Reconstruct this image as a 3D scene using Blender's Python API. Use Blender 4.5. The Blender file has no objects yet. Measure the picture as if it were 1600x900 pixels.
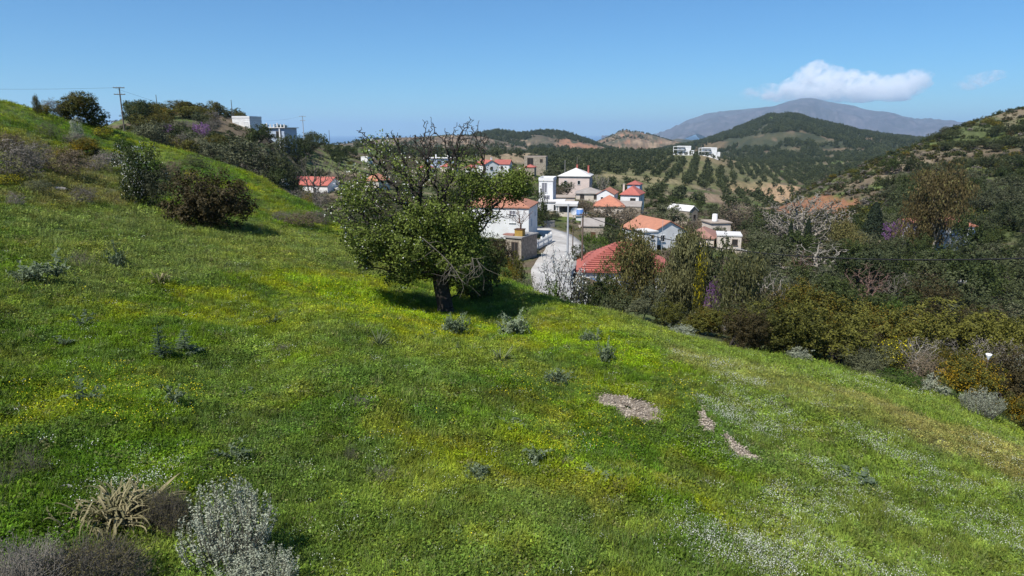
import bpy, math, random, re
import numpy as np
from mathutils import Vector, Matrix
random.seed(7)
RNG = np.random.default_rng(7)
S = bpy.context.scene
COL = S.collection
R = math.radians

# ------------------------------------------------------------------ camera, sky, sun, exposure
F = 1066.0                       # focal length in pixels of the 1600 px wide photograph
VH = 208.0                       # horizon row
PITCH = math.atan((450 - VH) / F)
SP, CP = math.sin(PITCH), math.cos(PITCH)
cam_d = bpy.data.cameras.new('camera'); cam = bpy.data.objects.new('camera', cam_d); COL.objects.link(cam)
cam_d.sensor_width = 36.0; cam_d.lens = 36.0 * F / 1600.0
cam_d.clip_start = 0.1; cam_d.clip_end = 120000
cam.location = (0, 0, 0); cam.rotation_euler = (R(90) - PITCH, 0, 0)
S.camera = cam
SUN_EL, SUN_PHI = R(54), R(40)   # the sun stands behind the camera, to its left
W = bpy.data.worlds.new('World'); S.world = W; W.use_nodes = True
nt = W.node_tree; bg = nt.nodes['Background']; sky = nt.nodes.new('ShaderNodeTexSky')
sky.sky_type = 'NISHITA'; sky.sun_disc = False; sky.sun_elevation = SUN_EL
sky.sun_rotation = R(180) + SUN_PHI
sky.altitude = 6000; sky.air_density = 2.0; sky.dust_density = 0.0; sky.ozone_density = 10.0
tn = nt.nodes.new('ShaderNodeMix'); tn.data_type = 'RGBA'; tn.blend_type = 'MULTIPLY'; tn.inputs[0].default_value = 1.0
nt.links.new(sky.outputs[0], tn.inputs[6]); tn.inputs[7].default_value = (0.72, 1.0, 1.05, 1)
nt.links.new(tn.outputs[2], bg.inputs[0]); bg.inputs[1].default_value = 0.086
sun_d = bpy.data.lights.new('sun', 'SUN'); sun_d.energy = 4.9; sun_d.angle = R(0.5); sun_d.color = (1.0, 0.965, 0.91)
sun = bpy.data.objects.new('sun', sun_d); COL.objects.link(sun)
sdir = Vector((-math.sin(SUN_PHI) * math.cos(SUN_EL), -math.cos(SUN_PHI) * math.cos(SUN_EL), math.sin(SUN_EL)))
sun.rotation_euler = sdir.to_track_quat('Z', 'Y').to_euler()
S.view_settings.view_transform = 'Standard'; S.view_settings.look = 'None'
S.view_settings.exposure = 0.42; S.view_settings.gamma = 1.0
cy = S.cycles
cy.max_bounces = 12; cy.diffuse_bounces = 3; cy.glossy_bounces = 2; cy.transmission_bounces = 3; cy.volume_bounces = 10
cy.transparent_max_bounces = 8; cy.use_denoising = True
cy.caustics_reflective = False; cy.caustics_refractive = False

# ------------------------------------------------------------------ rays and helpers
def ray(u, v):
    t = (v - 450.0) / F
    return np.array([(u - 800.0) / F, CP - t * SP, -SP - t * CP])
def ray_at(u, v, r):             # point on the ray at horizontal distance r
    d = ray(u, v); return d * (r / math.hypot(d[0], d[1]))
def slope(u, v):
    d = ray(u, v); return d[2] / math.hypot(d[0], d[1])
def project(x, y, z):
    dep = np.maximum(y * CP - z * SP, 1e-3); up = y * SP + z * CP
    return 800 + F * x / dep, 450 - F * up / dep
def az_h(u):
    t = (VH - 450.0) / F; return math.atan2((u - 800.0) / F, CP - t * SP)
def az_slope(a, v):
    t = (v - 450.0) / F; return (-SP - t * CP) / ((CP - t * SP) / math.cos(a))

def _hash(ix, iy, seed):
    n = (ix.astype(np.int64) * 374761393 + iy.astype(np.int64) * 668265263 + seed * 974634533) & 0x7fffffff
    n = ((n ^ (n >> 13)) * 1274126177) & 0x7fffffff
    return ((n ^ (n >> 16)) & 0xffff) / 65535.0
def vnoise(x, y, seed=0):
    x = np.asarray(x, float); y = np.asarray(y, float)
    ix = np.floor(x); iy = np.floor(y); fx = x - ix; fy = y - iy
    fx = fx * fx * (3 - 2 * fx); fy = fy * fy * (3 - 2 * fy)
    a = _hash(ix, iy, seed); b = _hash(ix + 1, iy, seed); c = _hash(ix, iy + 1, seed); d = _hash(ix + 1, iy + 1, seed)
    return (a * (1 - fx) + b * fx) * (1 - fy) + (c * (1 - fx) + d * fx) * fy
def fbm(x, y, seed=0, octv=4):
    s = 0; a = 0.5; t = 0
    for k in range(octv):
        s = s + a * vnoise(x * 2 ** k + 17.3 * k, y * 2 ** k - 9.1 * k, seed + k); t += a; a *= 0.5
    return s / t
def sstep(a, b, x):
    t = np.clip((x - a) / (b - a), 0, 1); return t * t * (3 - 2 * t)
def pchip(x, y, xq):             # monotone cubic along the last axis of y
    x = np.asarray(x, float); y = np.asarray(y, float)
    h = np.diff(x); d = np.diff(y, axis=-1) / h
    m = np.zeros_like(y); m[..., 0] = d[..., 0]; m[..., -1] = d[..., -1]
    if len(x) > 2:
        w1 = 2 * h[1:] + h[:-1]; w2 = h[1:] + 2 * h[:-1]
        dd = d[..., :-1] * d[..., 1:]
        with np.errstate(divide='ignore', invalid='ignore'):
            hm = (w1 + w2) / (w1 / d[..., :-1] + w2 / d[..., 1:])
        m[..., 1:-1] = np.where(dd > 0, hm, 0)
    i = np.clip(np.searchsorted(x, xq) - 1, 0, len(x) - 2)
    t = np.clip((xq - x[i]) / h[i], 0, 1); hi = h[i]
    y0, y1, m0, m1 = y[..., i], y[..., i + 1], m[..., i], m[..., i + 1]
    t2 = t * t; t3 = t2 * t
    return (2 * t3 - 3 * t2 + 1) * y0 + (t3 - 2 * t2 + t) * hi * m0 + (-2 * t3 + 3 * t2) * y1 + (t3 - t2) * hi * m1

def mesh_np(name, V, Fq, mats=(), smooth=False, mat_idx=None):
    """mesh from arrays; Fq is (n,4) or (n,3) or a list of such arrays"""
    me = bpy.data.meshes.new(name)
    Fs = [f for f in (Fq if isinstance(Fq, list) else [Fq]) if len(f)]
    V = np.asarray(V, np.float32)
    me.vertices.add(len(V)); me.vertices.foreach_set('co', V.ravel())
    if Fs:
        loops = np.concatenate([np.asarray(f, np.int32).ravel() for f in Fs])
        sizes = np.concatenate([np.full(len(f), f.shape[1], np.int32) for f in Fs])
        starts = np.concatenate([[0], np.cumsum(sizes)[:-1]]).astype(np.int32)
        me.loops.add(len(loops)); me.loops.foreach_set('vertex_index', loops)
        me.polygons.add(len(sizes)); me.polygons.foreach_set('loop_start', starts)
        if mat_idx is not None: me.polygons.foreach_set('material_index', np.asarray(mat_idx, np.int32))
        if smooth: me.polygons.foreach_set('use_smooth', np.ones(len(sizes), bool))
    for m in mats: me.materials.append(m)
    me.update(calc_edges=True); me.validate()
    return me
def pyd(name, V, Fc, mat):
    me = bpy.data.meshes.new(name); me.from_pydata([tuple(map(float, v)) for v in V], [], Fc); me.materials.append(mat); me.update(); return me
def add(name, me, parent=None, loc=(0, 0, 0), rz=0.0, sc=1.0):
    o = bpy.data.objects.new(name, me); COL.objects.link(o)
    o.location = [float(q) for q in loc]; o.rotation_euler = (0, 0, rz)
    o.scale = (sc, sc, sc) if np.isscalar(sc) else [float(q) for q in sc]
    if parent: o.parent = parent
    return o
def tag(o, label=None, cat=None, group=None, kind=None):
    if label: o['label'] = label
    if cat: o['category'] = cat
    if group: o['group'] = group
    if kind: o['kind'] = kind
    return o
def join_arr(parts):             # parts: list of (V, F) -> one (V, F)
    Vs, Fs, n = [], [], 0
    for V, Fa in parts:
        Vs.append(V); Fs.append(np.asarray(Fa) + n); n += len(V)
    return np.concatenate(Vs), np.concatenate(Fs)
def norm(a): return a / np.maximum(np.linalg.norm(a, axis=-1, keepdims=True), 1e-9)

# ------------------------------------------------------------------ materials
def mat_base(name):
    m = bpy.data.materials.new(name); m.use_nodes = True
    n = m.node_tree; b = n.nodes['Principled BSDF']; return m, n, b
def ramp2(n, fac, a, b, lo=0.3, hi=0.7):
    r = n.nodes.new('ShaderNodeValToRGB'); e = r.color_ramp.elements
    e[0].position = lo; e[0].color = (*a, 1); e[1].position = hi; e[1].color = (*b, 1)
    n.links.new(fac, r.inputs[0]); return r.outputs[0]
def noise_n(n, scale, detail=4, rough=0.6, coord='Object', vec=None):
    t = n.nodes.new('ShaderNodeTexNoise'); t.inputs['Scale'].default_value = scale
    t.inputs['Detail'].default_value = detail; t.inputs['Roughness'].default_value = rough
    if vec is None:
        if coord == 'World':
            g = n.nodes.new('ShaderNodeNewGeometry'); vec = g.outputs['Position']
        else:
            c = n.nodes.new('ShaderNodeTexCoord'); vec = c.outputs[coord]
    n.links.new(vec, t.inputs['Vector']); return t.outputs[0]
def mixc(n, fac, a, b, mode='MIX'):
    x = n.nodes.new('ShaderNodeMix'); x.data_type = 'RGBA'; x.blend_type = mode
    for s, v in ((0, fac), (6, a), (7, b)):
        if hasattr(v, 'links'): n.links.new(v, x.inputs[s])
        elif s == 0: x.inputs[0].default_value = v
        else: x.inputs[s].default_value = (*v, 1)
    return x.outputs[2]
def mathn(n, op, a, b=0.0):
    x = n.nodes.new('ShaderNodeMath'); x.operation = op
    for s, v in ((0, a), (1, b)):
        if hasattr(v, 'links'): n.links.new(v, x.inputs[s])
        else: x.inputs[s].default_value = v
    return x.outputs[0]
def bump(n, b, h, strength=0.4, dist=0.05):
    k = n.nodes.new('ShaderNodeBump'); k.inputs['Strength'].default_value = strength; k.inputs['Distance'].default_value = dist
    n.links.new(h, k.inputs['Height']); n.links.new(k.outputs[0], b.inputs['Normal'])

def leaf_mat(name, a, b, transl=0.25, big=0.6, c=None, cfac=0.0, rough=0.6):
    """foliage: every leaf its own tone, clumps drift between two colours, each plant a little different"""
    m, n, bs = mat_base(name)
    g = n.nodes.new('ShaderNodeNewGeometry'); oi = n.nodes.new('ShaderNodeObjectInfo')
    nz = noise_n(n, big, 3, 0.6, 'World')
    f = mathn(n, 'ADD', mathn(n, 'MULTIPLY', g.outputs['Random Per Island'], 0.55), mathn(n, 'MULTIPLY', nz, 0.45))
    f = mathn(n, 'ADD', f, mathn(n, 'MULTIPLY', mathn(n, 'SUBTRACT', oi.outputs['Random'], 0.5), 0.35))
    colr = ramp2(n, f, a, b, 0.2, 0.8)
    if c is not None:
        w = n.nodes.new('ShaderNodeTexWhiteNoise'); w.noise_dimensions = '1D'; n.links.new(g.outputs['Random Per Island'], w.inputs['W'])
        colr = mixc(n, mathn(n, 'LESS_THAN', w.outputs[0], cfac), colr, c)
    n.links.new(colr, bs.inputs['Base Color']); bs.inputs['Roughness'].default_value = rough
    bs.inputs['Specular IOR Level'].default_value = 0.12
    tr = n.nodes.new('ShaderNodeBsdfTranslucent'); n.links.new(colr, tr.inputs[0])
    mx = n.nodes.new('ShaderNodeMixShader'); mx.inputs[0].default_value = transl
    n.links.new(bs.outputs[0], mx.inputs[1]); n.links.new(tr.outputs[0], mx.inputs[2])
    n.links.new(mx.outputs[0], n.nodes['Material Output'].inputs[0]); return m
def solid_mat(name, a, b=None, scale=3.0, rough=0.85, bmp=0.0, bscale=20.0, lo=0.3, hi=0.7, coord='Object'):
    m, n, bs = mat_base(name); b = b or tuple(q * 0.8 for q in a)
    n.links.new(ramp2(n, noise_n(n, scale, 5, 0.65, coord), a, b, lo, hi), bs.inputs['Base Color'])
    bs.inputs['Roughness'].default_value = rough; bs.inputs['Specular IOR Level'].default_value = 0.3
    if bmp: bump(n, bs, noise_n(n, bscale, 5, 0.7, coord), bmp, 0.05)
    return m
def attr_mat(name, attr, kind, fine, fs, rough=0.95, bmp=0.6, bd=0.06, transl=0.0, fs2=None):
    """base colour from a colour attribute of the mesh (or of the instancer), broken up by fine noise"""
    m, n, bs = mat_base(name)
    at = n.nodes.new('ShaderNodeAttribute'); at.attribute_type = kind; at.attribute_name = attr
    nz = noise_n(n, fs, 6, 0.7, 'World')
    v = n.nodes.new('ShaderNodeMapRange'); n.links.new(nz, v.inputs[0])
    v.inputs[1].default_value = 0.3; v.inputs[2].default_value = 0.7; v.inputs[3].default_value = 1 - fine; v.inputs[4].default_value = 1 + fine
    fac = v.outputs[0]
    if kind == 'INSTANCER':
        g = n.nodes.new('ShaderNodeNewGeometry')
        fac = mathn(n, 'MULTIPLY', fac, mathn(n, 'ADD', mathn(n, 'MULTIPLY', g.outputs['Random Per Island'], 0.7), 0.65))
    cm = n.nodes.new('ShaderNodeVectorMath'); cm.operation = 'SCALE'
    n.links.new(at.outputs['Color'], cm.inputs[0]); n.links.new(fac, cm.inputs['Scale'])
    n.links.new(cm.outputs[0], bs.inputs['Base Color']); bs.inputs['Roughness'].default_value = rough
    bs.inputs['Specular IOR Level'].default_value = 0.06
    if bmp: bump(n, bs, noise_n(n, fs2 or fs, 6, 0.75, 'World'), bmp, bd)
    if transl:
        tr = n.nodes.new('ShaderNodeBsdfTranslucent'); n.links.new(cm.outputs[0], tr.inputs[0])
        mx = n.nodes.new('ShaderNodeMixShader'); mx.inputs[0].default_value = transl
        n.links.new(bs.outputs[0], mx.inputs[1]); n.links.new(tr.outputs[0], mx.inputs[2])
        n.links.new(mx.outputs[0], n.nodes['Material Output'].inputs[0])
    return m
M = {}
M['ground'] = attr_mat('meadow_ground', 'gcol', 'GEOMETRY', 0.45, 3.0, bmp=0.5, bd=0.08, fs2=9.0)
M['hill'] = attr_mat('far_hill', 'gcol', 'GEOMETRY', 0.35, 0.03, bmp=0.8, bd=6.0, fs2=0.02)
M['grass'] = attr_mat('grass_blades', 'tint', 'INSTANCER', 0.25, 1.5, rough=0.7, bmp=0, transl=0.3)
M['olive'] = leaf_mat('olive_leaves', (0.026, 0.036, 0.015), (0.095, 0.108, 0.045), 0.15)
M['olivegrey'] = leaf_mat('grey_olive_leaves', (0.045, 0.052, 0.026), (0.145, 0.15, 0.08), 0.15)
M['evergreen'] = leaf_mat('evergreen_leaves', (0.02, 0.032, 0.010), (0.075, 0.095, 0.026), 0.15)
M['conifer'] = leaf_mat('conifer_leaves', (0.012, 0.02, 0.012), (0.032, 0.045, 0.022), 0.1)
M['euc'] = leaf_mat('eucalyptus_leaves', (0.055, 0.056, 0.018), (0.19, 0.175, 0.06), 0.2)
M['eucgreen'] = leaf_mat('grey_green_leaves', (0.06, 0.066, 0.026), (0.21, 0.205, 0.09), 0.2)
M['eucbrown'] = leaf_mat('brown_leaves', (0.07, 0.054, 0.022), (0.20, 0.155, 0.06), 0.2)
M['grn'] = leaf_mat('bright_green_leaves', (0.04, 0.075, 0.012), (0.12, 0.18, 0.03), 0.3)
M['pearleaf'] = leaf_mat('pear_leaves', (0.022, 0.036, 0.008), (0.185, 0.235, 0.045), 0.3, 1.2)
M['gorse'] = leaf_mat('gorse_leaves', (0.03, 0.035, 0.008), (0.16, 0.155, 0.028), 0.15)
M['gorseflower'] = leaf_mat('gorse_flowers', (0.25, 0.15, 0.012), (0.45, 0.30, 0.02), 0.2)
M['oldgorse'] = leaf_mat('fading_gorse_flowers', (0.10, 0.075, 0.012), (0.19, 0.135, 0.02), 0.2)
M['rustleaf'] = leaf_mat('rusty_leaves', (0.026, 0.022, 0.010), (0.075, 0.058, 0.022), 0.1)
M['purple'] = leaf_mat('purple_blossom', (0.17, 0.07, 0.20), (0.36, 0.18, 0.40), 0.3)
M['white'] = leaf_mat('white_blossom', (0.55, 0.55, 0.48), (0.85, 0.85, 0.78), 0.3)
M['silver'] = leaf_mat('silver_leaves', (0.165, 0.185, 0.12), (0.43, 0.45, 0.335), 0.2)
M['greybrush'] = leaf_mat('grey_brush', (0.10, 0.088, 0.07), (0.25, 0.22, 0.185), 0.15)
M['brownbrush'] = leaf_mat('brown_brush', (0.085, 0.065, 0.042), (0.21, 0.165, 0.11), 0.15)
M['dryolive'] = leaf_mat('olive_brown_brush', (0.065, 0.058, 0.022), (0.17, 0.145, 0.06), 0.15)
M['thistle'] = leaf_mat('thistle_leaves', (0.07, 0.10, 0.05), (0.20, 0.24, 0.145), 0.2)
M['darkthistle'] = leaf_mat('dark_thistle_leaves', (0.045, 0.07, 0.04), (0.13, 0.165, 0.10), 0.2)
M['strap'] = leaf_mat('strap_leaves', (0.09, 0.11, 0.05), (0.20, 0.22, 0.11), 0.2)
M['drystrap'] = leaf_mat('dry_strap_leaves', (0.11, 0.11, 0.045), (0.31, 0.265, 0.145), 0.2)
M['bark'] = solid_mat('dark_bark', (0.055, 0.045, 0.036), (0.025, 0.02, 0.017), 6, 0.9, 0.6, 25)
M['palebark'] = solid_mat('pale_bark', (0.33, 0.30, 0.25), (0.17, 0.15, 0.12), 4, 0.9)
M['greybark'] = solid_mat('grey_bark', (0.165, 0.145, 0.115), (0.09, 0.08, 0.062), 4, 0.9)
M['redbark'] = solid_mat('reddish_bark', (0.20, 0.12, 0.09), (0.11, 0.07, 0.055), 4, 0.9)
M['yellow'] = leaf_mat('yellow_petals', (0.60, 0.48, 0.01), (0.80, 0.70, 0.03), 0.2)
M['whitepetal'] = leaf_mat('white_petals', (0.48, 0.50, 0.40), (0.68, 0.69, 0.60), 0.2)
M['stone'] = solid_mat('field_stone', (0.42, 0.38, 0.33), (0.24, 0.21, 0.18), 5, 0.9, 0.5, 12)
M['whitestone'] = solid_mat('white_stone', (0.62, 0.58, 0.54), (0.4, 0.36, 0.34), 5, 0.9, 0.5, 12)

# ------------------------------------------------------------------ terrain: one height field around the viewpoint
def plane_z(x, y): return -4.9 - 0.19 * x - 0.05 * y
def z_(*a): return [('z', r, z) for r, z in a]
def v_(*a): return [('v', r, v) for r, v in a]
COLS = [  # (pixel column at the horizon, ground profile outwards); 'v' = seen at that row, 'z' = height
 (-500, z_((30, 0.5), (60, 4.5), (100, 5), (200, 2), (500, -20), (1000, -40))),
 (-150, v_((22, 400), (36, 290), (52, 190), (64, 135)) + z_((95, 3), (200, 0), (500, -20), (1000, -40))),
 (0, v_((14, 590), (24, 400), (36, 300), (52, 202), (64, 158)) + z_((95, 0.5), (200, -4), (500, -20), (1000, -40))),
 (100, v_((14, 585), (24, 418), (35, 330), (50, 245), (68, 184)) + z_((95, -1.5), (140, -3.5), (200, -3), (500, -20), (1000, -40))),
 (200, v_((14, 583), (24, 430), (34, 350), (45, 290), (58, 240), (74, 207)) + z_((95, -2.5)) + v_((150, 200), (190, 186), (240, 190)) + z_((500, -20), (1000, -40))),
 (300, v_((15, 575), (24, 440), (37, 352), (48, 297), (66, 242)) + z_((85, -6)) + v_((140, 222), (170, 196), (200, 177), (230, 178)) + z_((500, -20), (1000, -40))),
 (400, v_((15, 575), (24, 450), (38, 362), (48, 315), (58, 279)) + z_((75, -7.5)) + v_((110, 285), (150, 235), (185, 205), (220, 200)) + z_((320, -8), (500, -22), (1000, -40))),
 (480, v_((24, 455), (40, 362), (51, 323)) + z_((68, -9.5), (110, -11.5)) + v_((160, 301), (195, 262), (230, 228), (265, 221)) + z_((400, -15), (700, -35), (1000, -50))),
 (560, v_((24, 470), (36, 395), (45, 366)) + z_((60, -10.5), (100, -12.5)) + v_((150, 300), (200, 272), (260, 243), (320, 231)) + z_((600, -22), (1000, -50))),
 (640, v_((24, 487), (30, 440), (39, 402)) + z_((54, -11.5), (90, -13.5), (130, -14)) + v_((200, 285), (300, 252), (450, 241)) + z_((700, -25), (1000, -45))),
 (720, v_((24, 492), (30, 452), (35, 425)) + z_((46, -11.5), (65, -13), (90, -14.3), (130, -15)) + v_((200, 292), (300, 258), (450, 243)) + z_((700, -25), (1000, -45))),
 (800, v_((24.5, 491), (29, 452), (32, 440)) + z_((42, -11.3), (60, -13.2), (80, -14.6), (110, -15.3), (150, -15.6)) + v_((215, 297), (270, 266), (330, 252), (600, 241), (800, 240)) + z_((1000, -40))),
 (850, v_((19, 550), (25, 483), (28.5, 462)) + z_((38, -11.5), (55, -13.4), (70, -14.2), (80, -14.7), (110, -15.3), (150, -15.6)) + v_((215, 297), (300, 266), (420, 255), (600, 241), (800, 239)) + z_((1000, -40))),
 (900, v_((17.5, 565), (23, 500), (27, 478)) + z_((36, -11.6), (50, -13.5), (66, -14.8), (80, -15.5), (110, -15.6), (150, -15.8)) + v_((215, 299), (300, 276), (420, 260), (600, 243), (800, 239)) + z_((1000, -40))),
 (1000, v_((18, 560), (25.5, 506), (31, 489)) + z_((40, -12), (50, -14.2), (75, -17.2), (105, -17)) + v_((150, 345), (250, 304), (400, 268), (600, 243), (750, 239)) + z_((1000, -40))),
 (1100, v_((17, 588), (24.6, 536), (32, 514)) + z_((40, -12.2), (50, -14), (75, -17.6), (110, -17.2)) + v_((150, 352), (250, 316), (400, 281), (550, 250), (640, 243), (760, 244)) + z_((1100, -50))),
 (1200, v_((18, 605), (25.5, 554), (33, 531)) + z_((41, -12.6), (50, -14.2), (72, -17.3), (110, -18)) + v_((150, 372), (220, 345), (300, 322), (450, 300), (600, 280), (800, 256)) + z_((1100, -45))),
 (1300, v_((18, 630), (26.3, 571), (34, 548)) + z_((42, -12.8), (50, -14.2), (70, -16.6), (105, -18.5)) + v_((140, 385), (180, 350), (215, 312), (240, 290), (258, 281)) + z_((320, -28), (450, -36)) + v_((700, 270), (900, 252)) + z_((1200, -45))),
 (1400, v_((18, 650), (26.2, 596), (34, 570)) + z_((42, -12.8), (50, -14), (70, -16.4), (105, -18)) + v_((140, 378), (180, 330), (220, 283), (260, 247), (280, 238)) + z_((340, -14), (500, -30), (900, -30), (1200, -45))),
 (1500, v_((18, 680), (26.2, 621), (34, 589)) + z_((42, -13), (50, -14), (70, -16), (105, -17.6)) + v_((140, 375), (180, 327), (220, 281), (260, 240), (300, 203), (322, 195)) + z_((400, -2), (600, -20), (1200, -45))),
 (1600, v_((18, 715), (26, 655), (34, 616)) + z_((42, -13.2), (50, -14), (70, -15.6), (105, -17)) + v_((140, 375), (180, 325), (220, 278), (260, 235), (300, 197), (345, 169)) + z_((420, 12), (600, 0), (1200, -40))),
 (1750, z_((26, -9.8), (34, -11.5), (42, -13.2), (50, -14), (70, -15.5), (105, -16.5)) + v_((140, 372), (180, 320), (220, 270), (260, 225), (300, 185), (370, 150)) + z_((450, 20), (600, 5), (1200, -40))),
 (2100, z_((24, -9.8), (33, -12.6), (45, -14), (70, -15.5), (105, -15), (160, -8), (240, 6), (330, 18), (420, 22), (600, 10), (1200, -40))),
]
RS = np.exp(np.arange(math.log(0.5), math.log(1300), 0.018))
LR = np.log(RS)
def profile(a, prof):
    fs = min(p[1] for p in prof)
    pts = [(r, plane_z(r * math.sin(a), r * math.cos(a))) for r in (0.4, 1, 2, 4, 6, 8, 10, 13, 16, 20) if r < fs * 0.8]
    pts += [(p[1], p[2] if p[0] == 'z' else p[1] * az_slope(a, p[2])) for p in prof]
    pts.append((3000, -150))
    x = np.log([p[0] for p in pts]); return pchip(x, np.array([p[1] for p in pts]), LR)
AZC = [az_h(c[0]) for c in COLS]; ZC = [profile(a, c[1]) for a, c in zip(AZC, COLS)]
# behind and beside the viewpoint the slope simply goes on
def wide(a): return np.where(RS < 30, plane_z(RS * math.sin(a), RS * math.cos(a)), 0) 
side_l = profile(R(-90), z_((30, 2), (60, 7), (120, 9), (300, 2), (600, -20), (1000, -40)))
side_r = profile(R(90), z_((24, -10), (40, -14), (70, -15), (160, -8), (330, 15), (600, 5), (1000, -40)))
back = profile(R(180), z_((30, -3.4), (80, 0), (200, 2), (600, -20), (1000, -40)))
AZC = [R(-180), R(-90)] + AZC + [R(90), R(180)]; ZC = [back, side_l] + ZC + [side_r, back]
AZ = np.concatenate([np.arange(-180, -48, 4.0), np.arange(-48, 48, 0.2), np.arange(48, 181, 4.0)]) * math.pi / 180
ZG = pchip(np.array(AZC), np.array(ZC).T, AZ).T                     # (az, r)
k3 = np.array([1, 4, 6, 4, 1]) / 16.0
for _ in range(6):                                                  # soften the joins between the profiles
    P = np.pad(ZG, ((2, 2), (0, 0)), mode='edge'); ZG = sum(k3[i] * P[i:i + len(AZ)] for i in range(5))
for _ in range(2):
    P = np.pad(ZG, ((0, 0), (2, 2)), mode='edge'); ZG = sum(k3[i] * P[:, i:i + len(RS)] for i in range(5))
GX = np.sin(AZ)[:, None] * RS[None]; GY = np.cos(AZ)[:, None] * RS[None]
near = 1 - sstep(25, 60, RS)[None]; far = sstep(60, 200, RS)[None]
ZG = ZG + (fbm(GX * 0.5, GY * 0.5, 3, 4) - 0.5) * 0.35 * near * sstep(1, 6, RS)[None] \
        + (fbm(GX * 0.12, GY * 0.12, 5, 4) - 0.5) * 0.8 * sstep(25, 60, RS)[None] * (1 - far) \
        + (fbm(GX * 0.05, GY * 0.05, 8, 5) - 0.5) * 2.4 * far
ZG[-1] = ZG[0]
def ground_z(x, y):
    x = np.asarray(x, float); y = np.asarray(y, float)
    a = np.arctan2(x, y); l = np.log(np.clip(np.hypot(x, y), RS[0], RS[-1] * 0.999))
    i = np.clip(np.searchsorted(AZ, a) - 1, 0, len(AZ) - 2); j = np.clip(((l - LR[0]) / 0.018).astype(int), 0, len(RS) - 2)
    s = (a - AZ[i]) / (AZ[i + 1] - AZ[i]); t = (l - LR[j]) / 0.018
    return (ZG[i, j] * (1 - s) + ZG[i + 1, j] * s) * (1 - t) + (ZG[i, j + 1] * (1 - s) + ZG[i + 1, j + 1] * s) * t
def gz(x, y): return float(ground_z(np.array([x]), np.array([y]))[0])
def on_ground(u, r, v=300):       # the point of the ground in direction of column u at distance r
    d = ray(u, v); k = r / math.hypot(d[0], d[1]); x, y = d[0] * k, d[1] * k
    return np.array([x, y, gz(x, y)])
_rr = np.exp(np.arange(math.log(3), math.log(1200), 0.004))
def hit(u, v):                    # first point of the ground along a ray
    d = ray(u, v); k = 1 / math.hypot(d[0], d[1])
    x = d[0] * k * _rr; y = d[1] * k * _rr
    below = np.nonzero(d[2] * k * _rr < ground_z(x, y))[0]
    i = below[0] if len(below) else len(_rr) - 1
    return np.array([x[i], y[i], gz(x[i], y[i])])

# ---- colour of the ground: what grows or lies there
def inpoly(u, v, poly):
    c = np.zeros(u.shape, bool); n = len(poly)
    for i in range(n):
        (x1, y1), (x2, y2) = poly[i], poly[i - 1]
        with np.errstate(divide='ignore', invalid='ignore'):
            c ^= ((y1 > v) != (y2 > v)) & (u < (x2 - x1) * (v - y1) / (y2 - y1 + 1e-12) + x1)
    return c
def plan(poly, r0, r1):           # outline seen in the photograph -> outline on the ground (plan)
    return [tuple(hit(u, v)[:2]) for u, v in poly]
EDGE_U = np.array([az_h(u) for u in (-150, 0, 100, 200, 300, 400, 480, 560, 640, 720, 800, 850, 900, 1000, 1100, 1200, 1300, 1400, 1500, 1600, 1750)])
EDGE_R = np.array([66, 66, 70, 74, 66, 58, 51, 46, 39, 35.5, 33, 29.5, 28, 26.5, 25.6, 26.5, 27, 27, 27, 27, 27])
def edge_r(a): return np.interp(a, EDGE_U, EDGE_R)
def lerp(a, b, t): return a + (np.array(b) - a) * t[..., None]
PATCHES = []                      # (plan polygon, colour, strength, warp)
def patch(poly, colr, st=1.0, warp=1.0): PATCHES.append(([tuple(hit(u, v)[:2]) for u, v in poly], np.array(colr), st, warp))
patch([(0, 205), (120, 235), (235, 280), (260, 330), (150, 335), (60, 330), (0, 335)], (0.115, 0.10, 0.06), 0.75, 3)      # scrubby brown ground
patch([(0, 335), (200, 335), (300, 350), (400, 348), (560, 378), (640, 420), (560, 432), (430, 425), (250, 440), (0, 470)], (0.105, 0.125, 0.06), 0.62, 1.5)           # pale grass
patch([(1040, 545), (1180, 570), (1330, 615), (1480, 665), (1640, 715), (1640, 770), (1500, 715), (1330, 660), (1180, 610), (1060, 570)], (0.15, 0.135, 0.075), 0.85, 0.8)  # trodden band
patch([(1060, 555), (1230, 590), (1450, 690), (1700, 790), (1750, 950), (1150, 950), (1180, 790), (1240, 720), (1150, 650), (1080, 600)], (0.11, 0.14, 0.045), 0.6, 1.0)
patch([(900, 478), (1050, 510), (1200, 560), (1420, 600), (1640, 660), (1640, 720), (1400, 640), (1200, 585), (1050, 545), (960, 515)], (0.11, 0.14, 0.045), 0.6, 0.8)
patch([(430, 432), (560, 445), (700, 500), (860, 520), (1000, 545), (1080, 580), (960, 570), (820, 530), (640, 500), (520, 470)], (0.13, 0.19, 0.012), 0.75, 0.7)     # lush yellow-green band
patch([(1125, 292), (1150, 282), (1200, 285), (1250, 292), (1240, 312), (1190, 308)], (0.36, 0.24, 0.14), 0.9, 4)
patch([(940, 270), (1000, 276), (1060, 282), (1060, 287), (1000, 284), (950, 280)], (0.34, 0.25, 0.16), 0.8, 4)
patch([(1085, 243), (1130, 247), (1160, 256), (1130, 260), (1095, 252)], (0.26, 0.16, 0.11), 0.9, 4)
patch([(1090, 300), (1135, 305), (1150, 318), (1100, 318)], (0.26, 0.18, 0.13), 0.7, 4)
patch([(1200, 325), (1250, 314), (1300, 309), (1342, 316), (1335, 330), (1320, 345), (1220, 340)], (0.27, 0.125, 0.07), 0.9, 2)       # red earth scar
patch([(1430, 190), (1480, 200), (1560, 195), (1600, 205), (1560, 222), (1470, 225)], (0.075, 0.095, 0.035), 0.6, 4)
patch([(1500, 262), (1600, 252), (1600, 275), (1560, 275)], (0.16, 0.18, 0.06), 0.8, 3)
patch([(1440, 238), (1540, 228), (1545, 238), (1460, 250)], (0.19, 0.16, 0.115), 0.5, 3)
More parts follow.
